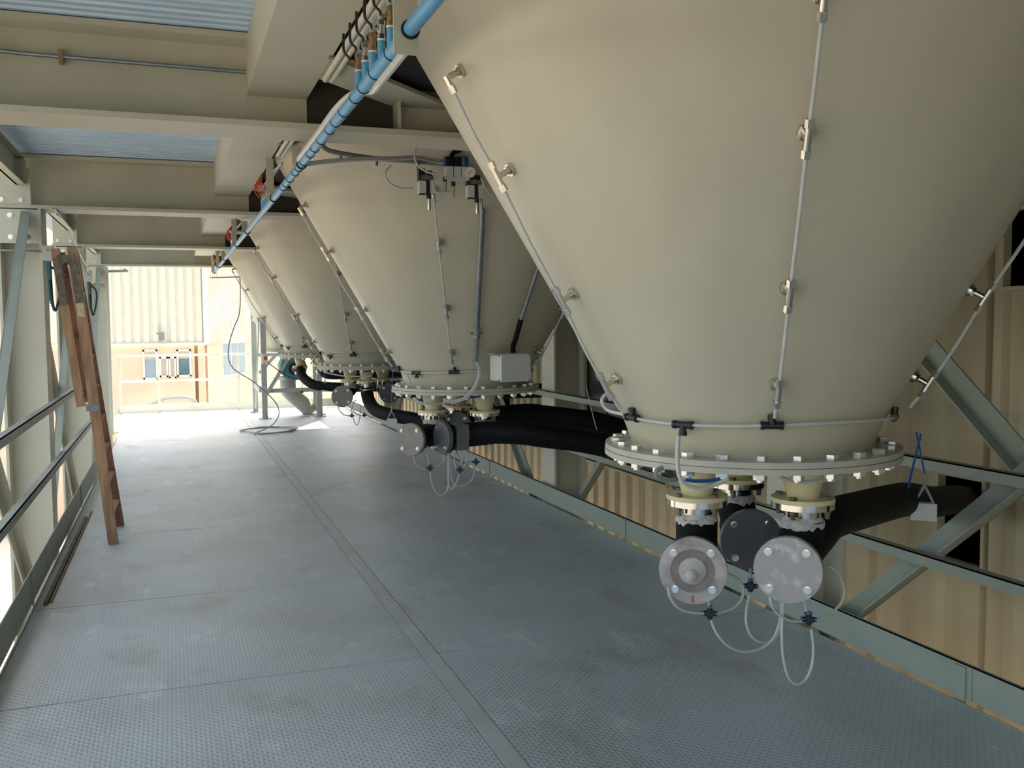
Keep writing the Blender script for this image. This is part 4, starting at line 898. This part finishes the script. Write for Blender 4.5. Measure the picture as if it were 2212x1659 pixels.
p = F0.lerp(F1, 0.80); MB().obox((p.x, p.y - 0.0155, p.z), Vector((F1 - F0)).normalized() * 0.07, (0.024, 0, 0), (0, 0.001, 0)).build('paper_label', 'paper', ld)
p = F0.lerp(F1, 0.465); MB().obox((p.x - 0.01, p.y - 0.016, p.z), (0.045, 0, 0), (0, 0.004, 0), (0, 0, 0.025)).build('metal_cleat', 'galv', ld)

# ------------------------------------------------------------------ hanging cable with coil at the far end
hc = [(0.99, 15.0, 2.35), (0.985, 14.95, 2.04), (0.955, 14.9, 1.765), (0.865, 14.8, 1.56), (0.79, 14.75, 1.32), (0.775, 14.7, 1.114), (0.83, 14.7, 0.975), (0.94, 14.7, 0.882), (1.10, 14.65, 0.774), (1.30, 14.62, 0.593), (1.427, 14.6, 0.448), (1.479, 14.6, 0.326), (1.47, 14.6, 0.221), (1.38, 14.6, 0.10), (1.20, 14.55, 0.02)]
co = []
for i in range(70):
    a = R(200) + i * 2 * math.pi / 26; rr_ = 0.36 + 0.035 * math.sin(i * 0.9) + 0.0006 * i
    co.append((1.33 + rr_ * math.cos(a) + 0.02 * math.sin(i), 14.66 + rr_ * 1.15 * math.sin(a), 0.012 + 0.006 * (i // 26) + 0.003 * math.sin(i)))
MBt(hc + co[2:], 0.008, 'tube_dark', 'air_hose', 'thin dark hose hanging from the far bracket and coiled on the floor', 'hose')
MBt([(1.50, 16.52, 0.98), (1.62, 16.48, 0.88), (1.78, 16.45, 0.76), (1.95, 16.46, 0.68)], 0.008, 'black', 'thin_cable', 'black cable from the red button box to the rotary valve', 'cable')

# ------------------------------------------------------------------ building beyond the far end
fb = thing('far_building', 'pink rendered building with cream ribbed metal upper cladding beyond the platform end', 'building', (0, 30, -4.5))
CORN = Vector((0.95, 30.0, 0))
def ribs(p0, p1, z0, z1, pitch, depth, name, mt):
    p0, p1 = Vector(p0), Vector(p1); d = (p1 - p0); L = d.length; d.normalize(); nrm = Vector((d.y, -d.x, 0))
    n = round(L / pitch); prof = []
    for i in range(n):
        a = i * L / n; q = L / n
        prof += [(a, 0), (a + q * 0.55, 0), (a + q * 0.65, -depth), (a + q * 0.9, -depth)]
    prof.append((L, 0)); k = len(prof)
    MB().add([tuple(p0 + d * a + nrm * b + Vector((0, 0, z))) for z in (z0, z1) for a, b in prof], [(i, i + 1, k + i + 1, k + i) for i in range(k - 1)]).build(name, mt, fb)
ribs((-18, 30, 0), (0.95, 30, 0), 1.06, 9, 0.25, 0.05, 'ribbed_cladding', 'clad_far')
RD = Vector((0.42, 0.907, 0)).normalized()
ribs((0.95, 30, 0), tuple(CORN + RD * 16), 1.06, 9, 0.16, 0.04, 'ribbed_cladding', 'clad_far')
MB().box((0.88, 29.93, 1.03), (1.0, 30.02, 9)).build('corner_trim', 'white', fb)
MB().box((-18, 29.94, 1.0), (0.95, 30.0, 1.07)).build('drip_trim', 'white', fb)
MB().box((-18, 30.08, -4.5), (0.6, 30.3, 1.03)).build('rendered_wall', 'pink', fb)
MB().box((0.6, 30.25, -4.5), (0.80, 30.45, 1.03)).build('recessed_wall', 'brown', fb)
MB().box((0.80, 30.1, -4.5), (0.97, 30.4, 1.03)).build('pilaster', 'brown', fb)
nr = Vector((RD.y, -RD.x, 0))
MB().obox(CORN + RD * 8 + Vector((0, 0, -1.73)) - nr * 0.18, RD * 8, nr * 0.1, (0, 0, 2.76)).build('rendered_wall', 'pink', fb)
def window(x0, x1, z0, z1, split, mt, blind=0.0):
    wd = MB().box((x0, 30.03, z0), (x1, 30.078, z0 + 0.05)).box((x0, 30.03, z1 - 0.05), (x1, 30.078, z1)).box((x0, 30.03, z0), (x0 + 0.05, 30.078, z1)).box((x1 - 0.05, 30.03, z0), (x1, 30.078, z1)).build('window', 'white', fb)
    MB().box((x0 + 0.05, 30.06, z0 + 0.05), (x1 - 0.05, 30.078, z1 - 0.05)).build('pane', mt, wd)
    if blind: MB().box((x0 + 0.05, 30.045, z1 - 0.05 - blind), (x1 - 0.05, 30.059, z1 - 0.05)).build('blind', 'blind', wd)
window(-0.86, -0.45, 0.0, 0.88, 1, 'glass_blue', 0.24)
window(-0.40, -0.16, 0.06, 0.66, 1, 'blind'); window(-0.14, 0.07, 0.02, 0.66, 1, 'blind')
window(0.09, 0.50, 0.06, 0.87, 1, 'glass', 0.22)
for a, b2 in ((1.0, 1.7), (1.7, 2.25), (2.25, 2.9)):
    c0, c1 = CORN + RD * (a + 0.4), CORN + RD * (b2 + 0.4); mid = (c0 + c1) / 2
    wd = MB().obox(mid + Vector((0, 0, 0.50)) - nr * 0.07, (c1 - c0) / 2, nr * 0.01, (0, 0, 0.56)).build('window', 'white', fb)
    MB().obox(mid + Vector((0, 0, 0.50)) - nr * 0.055, (c1 - c0) * 0.44, nr * 0.006, (0, 0, 0.50)).build('pane', 'glass_blue', wd)
tag(MB().box((-0.40, 29.75, 1.16), (-0.24, 29.88, 1.40)).bar((-0.46, 29.85, 1.36), (-0.3, 29.9, 1.38), 0.03, 0.03).box((-0.36, 29.88, 1.2), (-0.3, 30.0, 1.26)).build('floodlight', 'conduit_grey', loc=(-0.32, 29.8, 1.16)), 'small grey floodlight on the cream cladding of the far building', 'lamp')
tag(MB().tube([(-1.55, 29.3, -0.85), (-0.9, 29.3, -0.78), (-0.55, 29.3, -0.68), (-0.3, 29.3, -0.58), (0.2, 29.3, -0.53), (0.5, 29.3, -0.60), (0.62, 29.3, -0.8)], 0.06, 12, 6).cyl((-1.5, 29.3, -4.5), (-1.5, 29.3, -0.85), 0.06, 12).cyl((0.62, 29.3, -4.5), (0.62, 29.3, -0.8), 0.06, 12).build('vent_pipe', 'galv_frame', loc=(-0.3, 29.3, -4.5)), 'pale curved pipe in front of the far pink wall, behind the end railing', 'pipe')
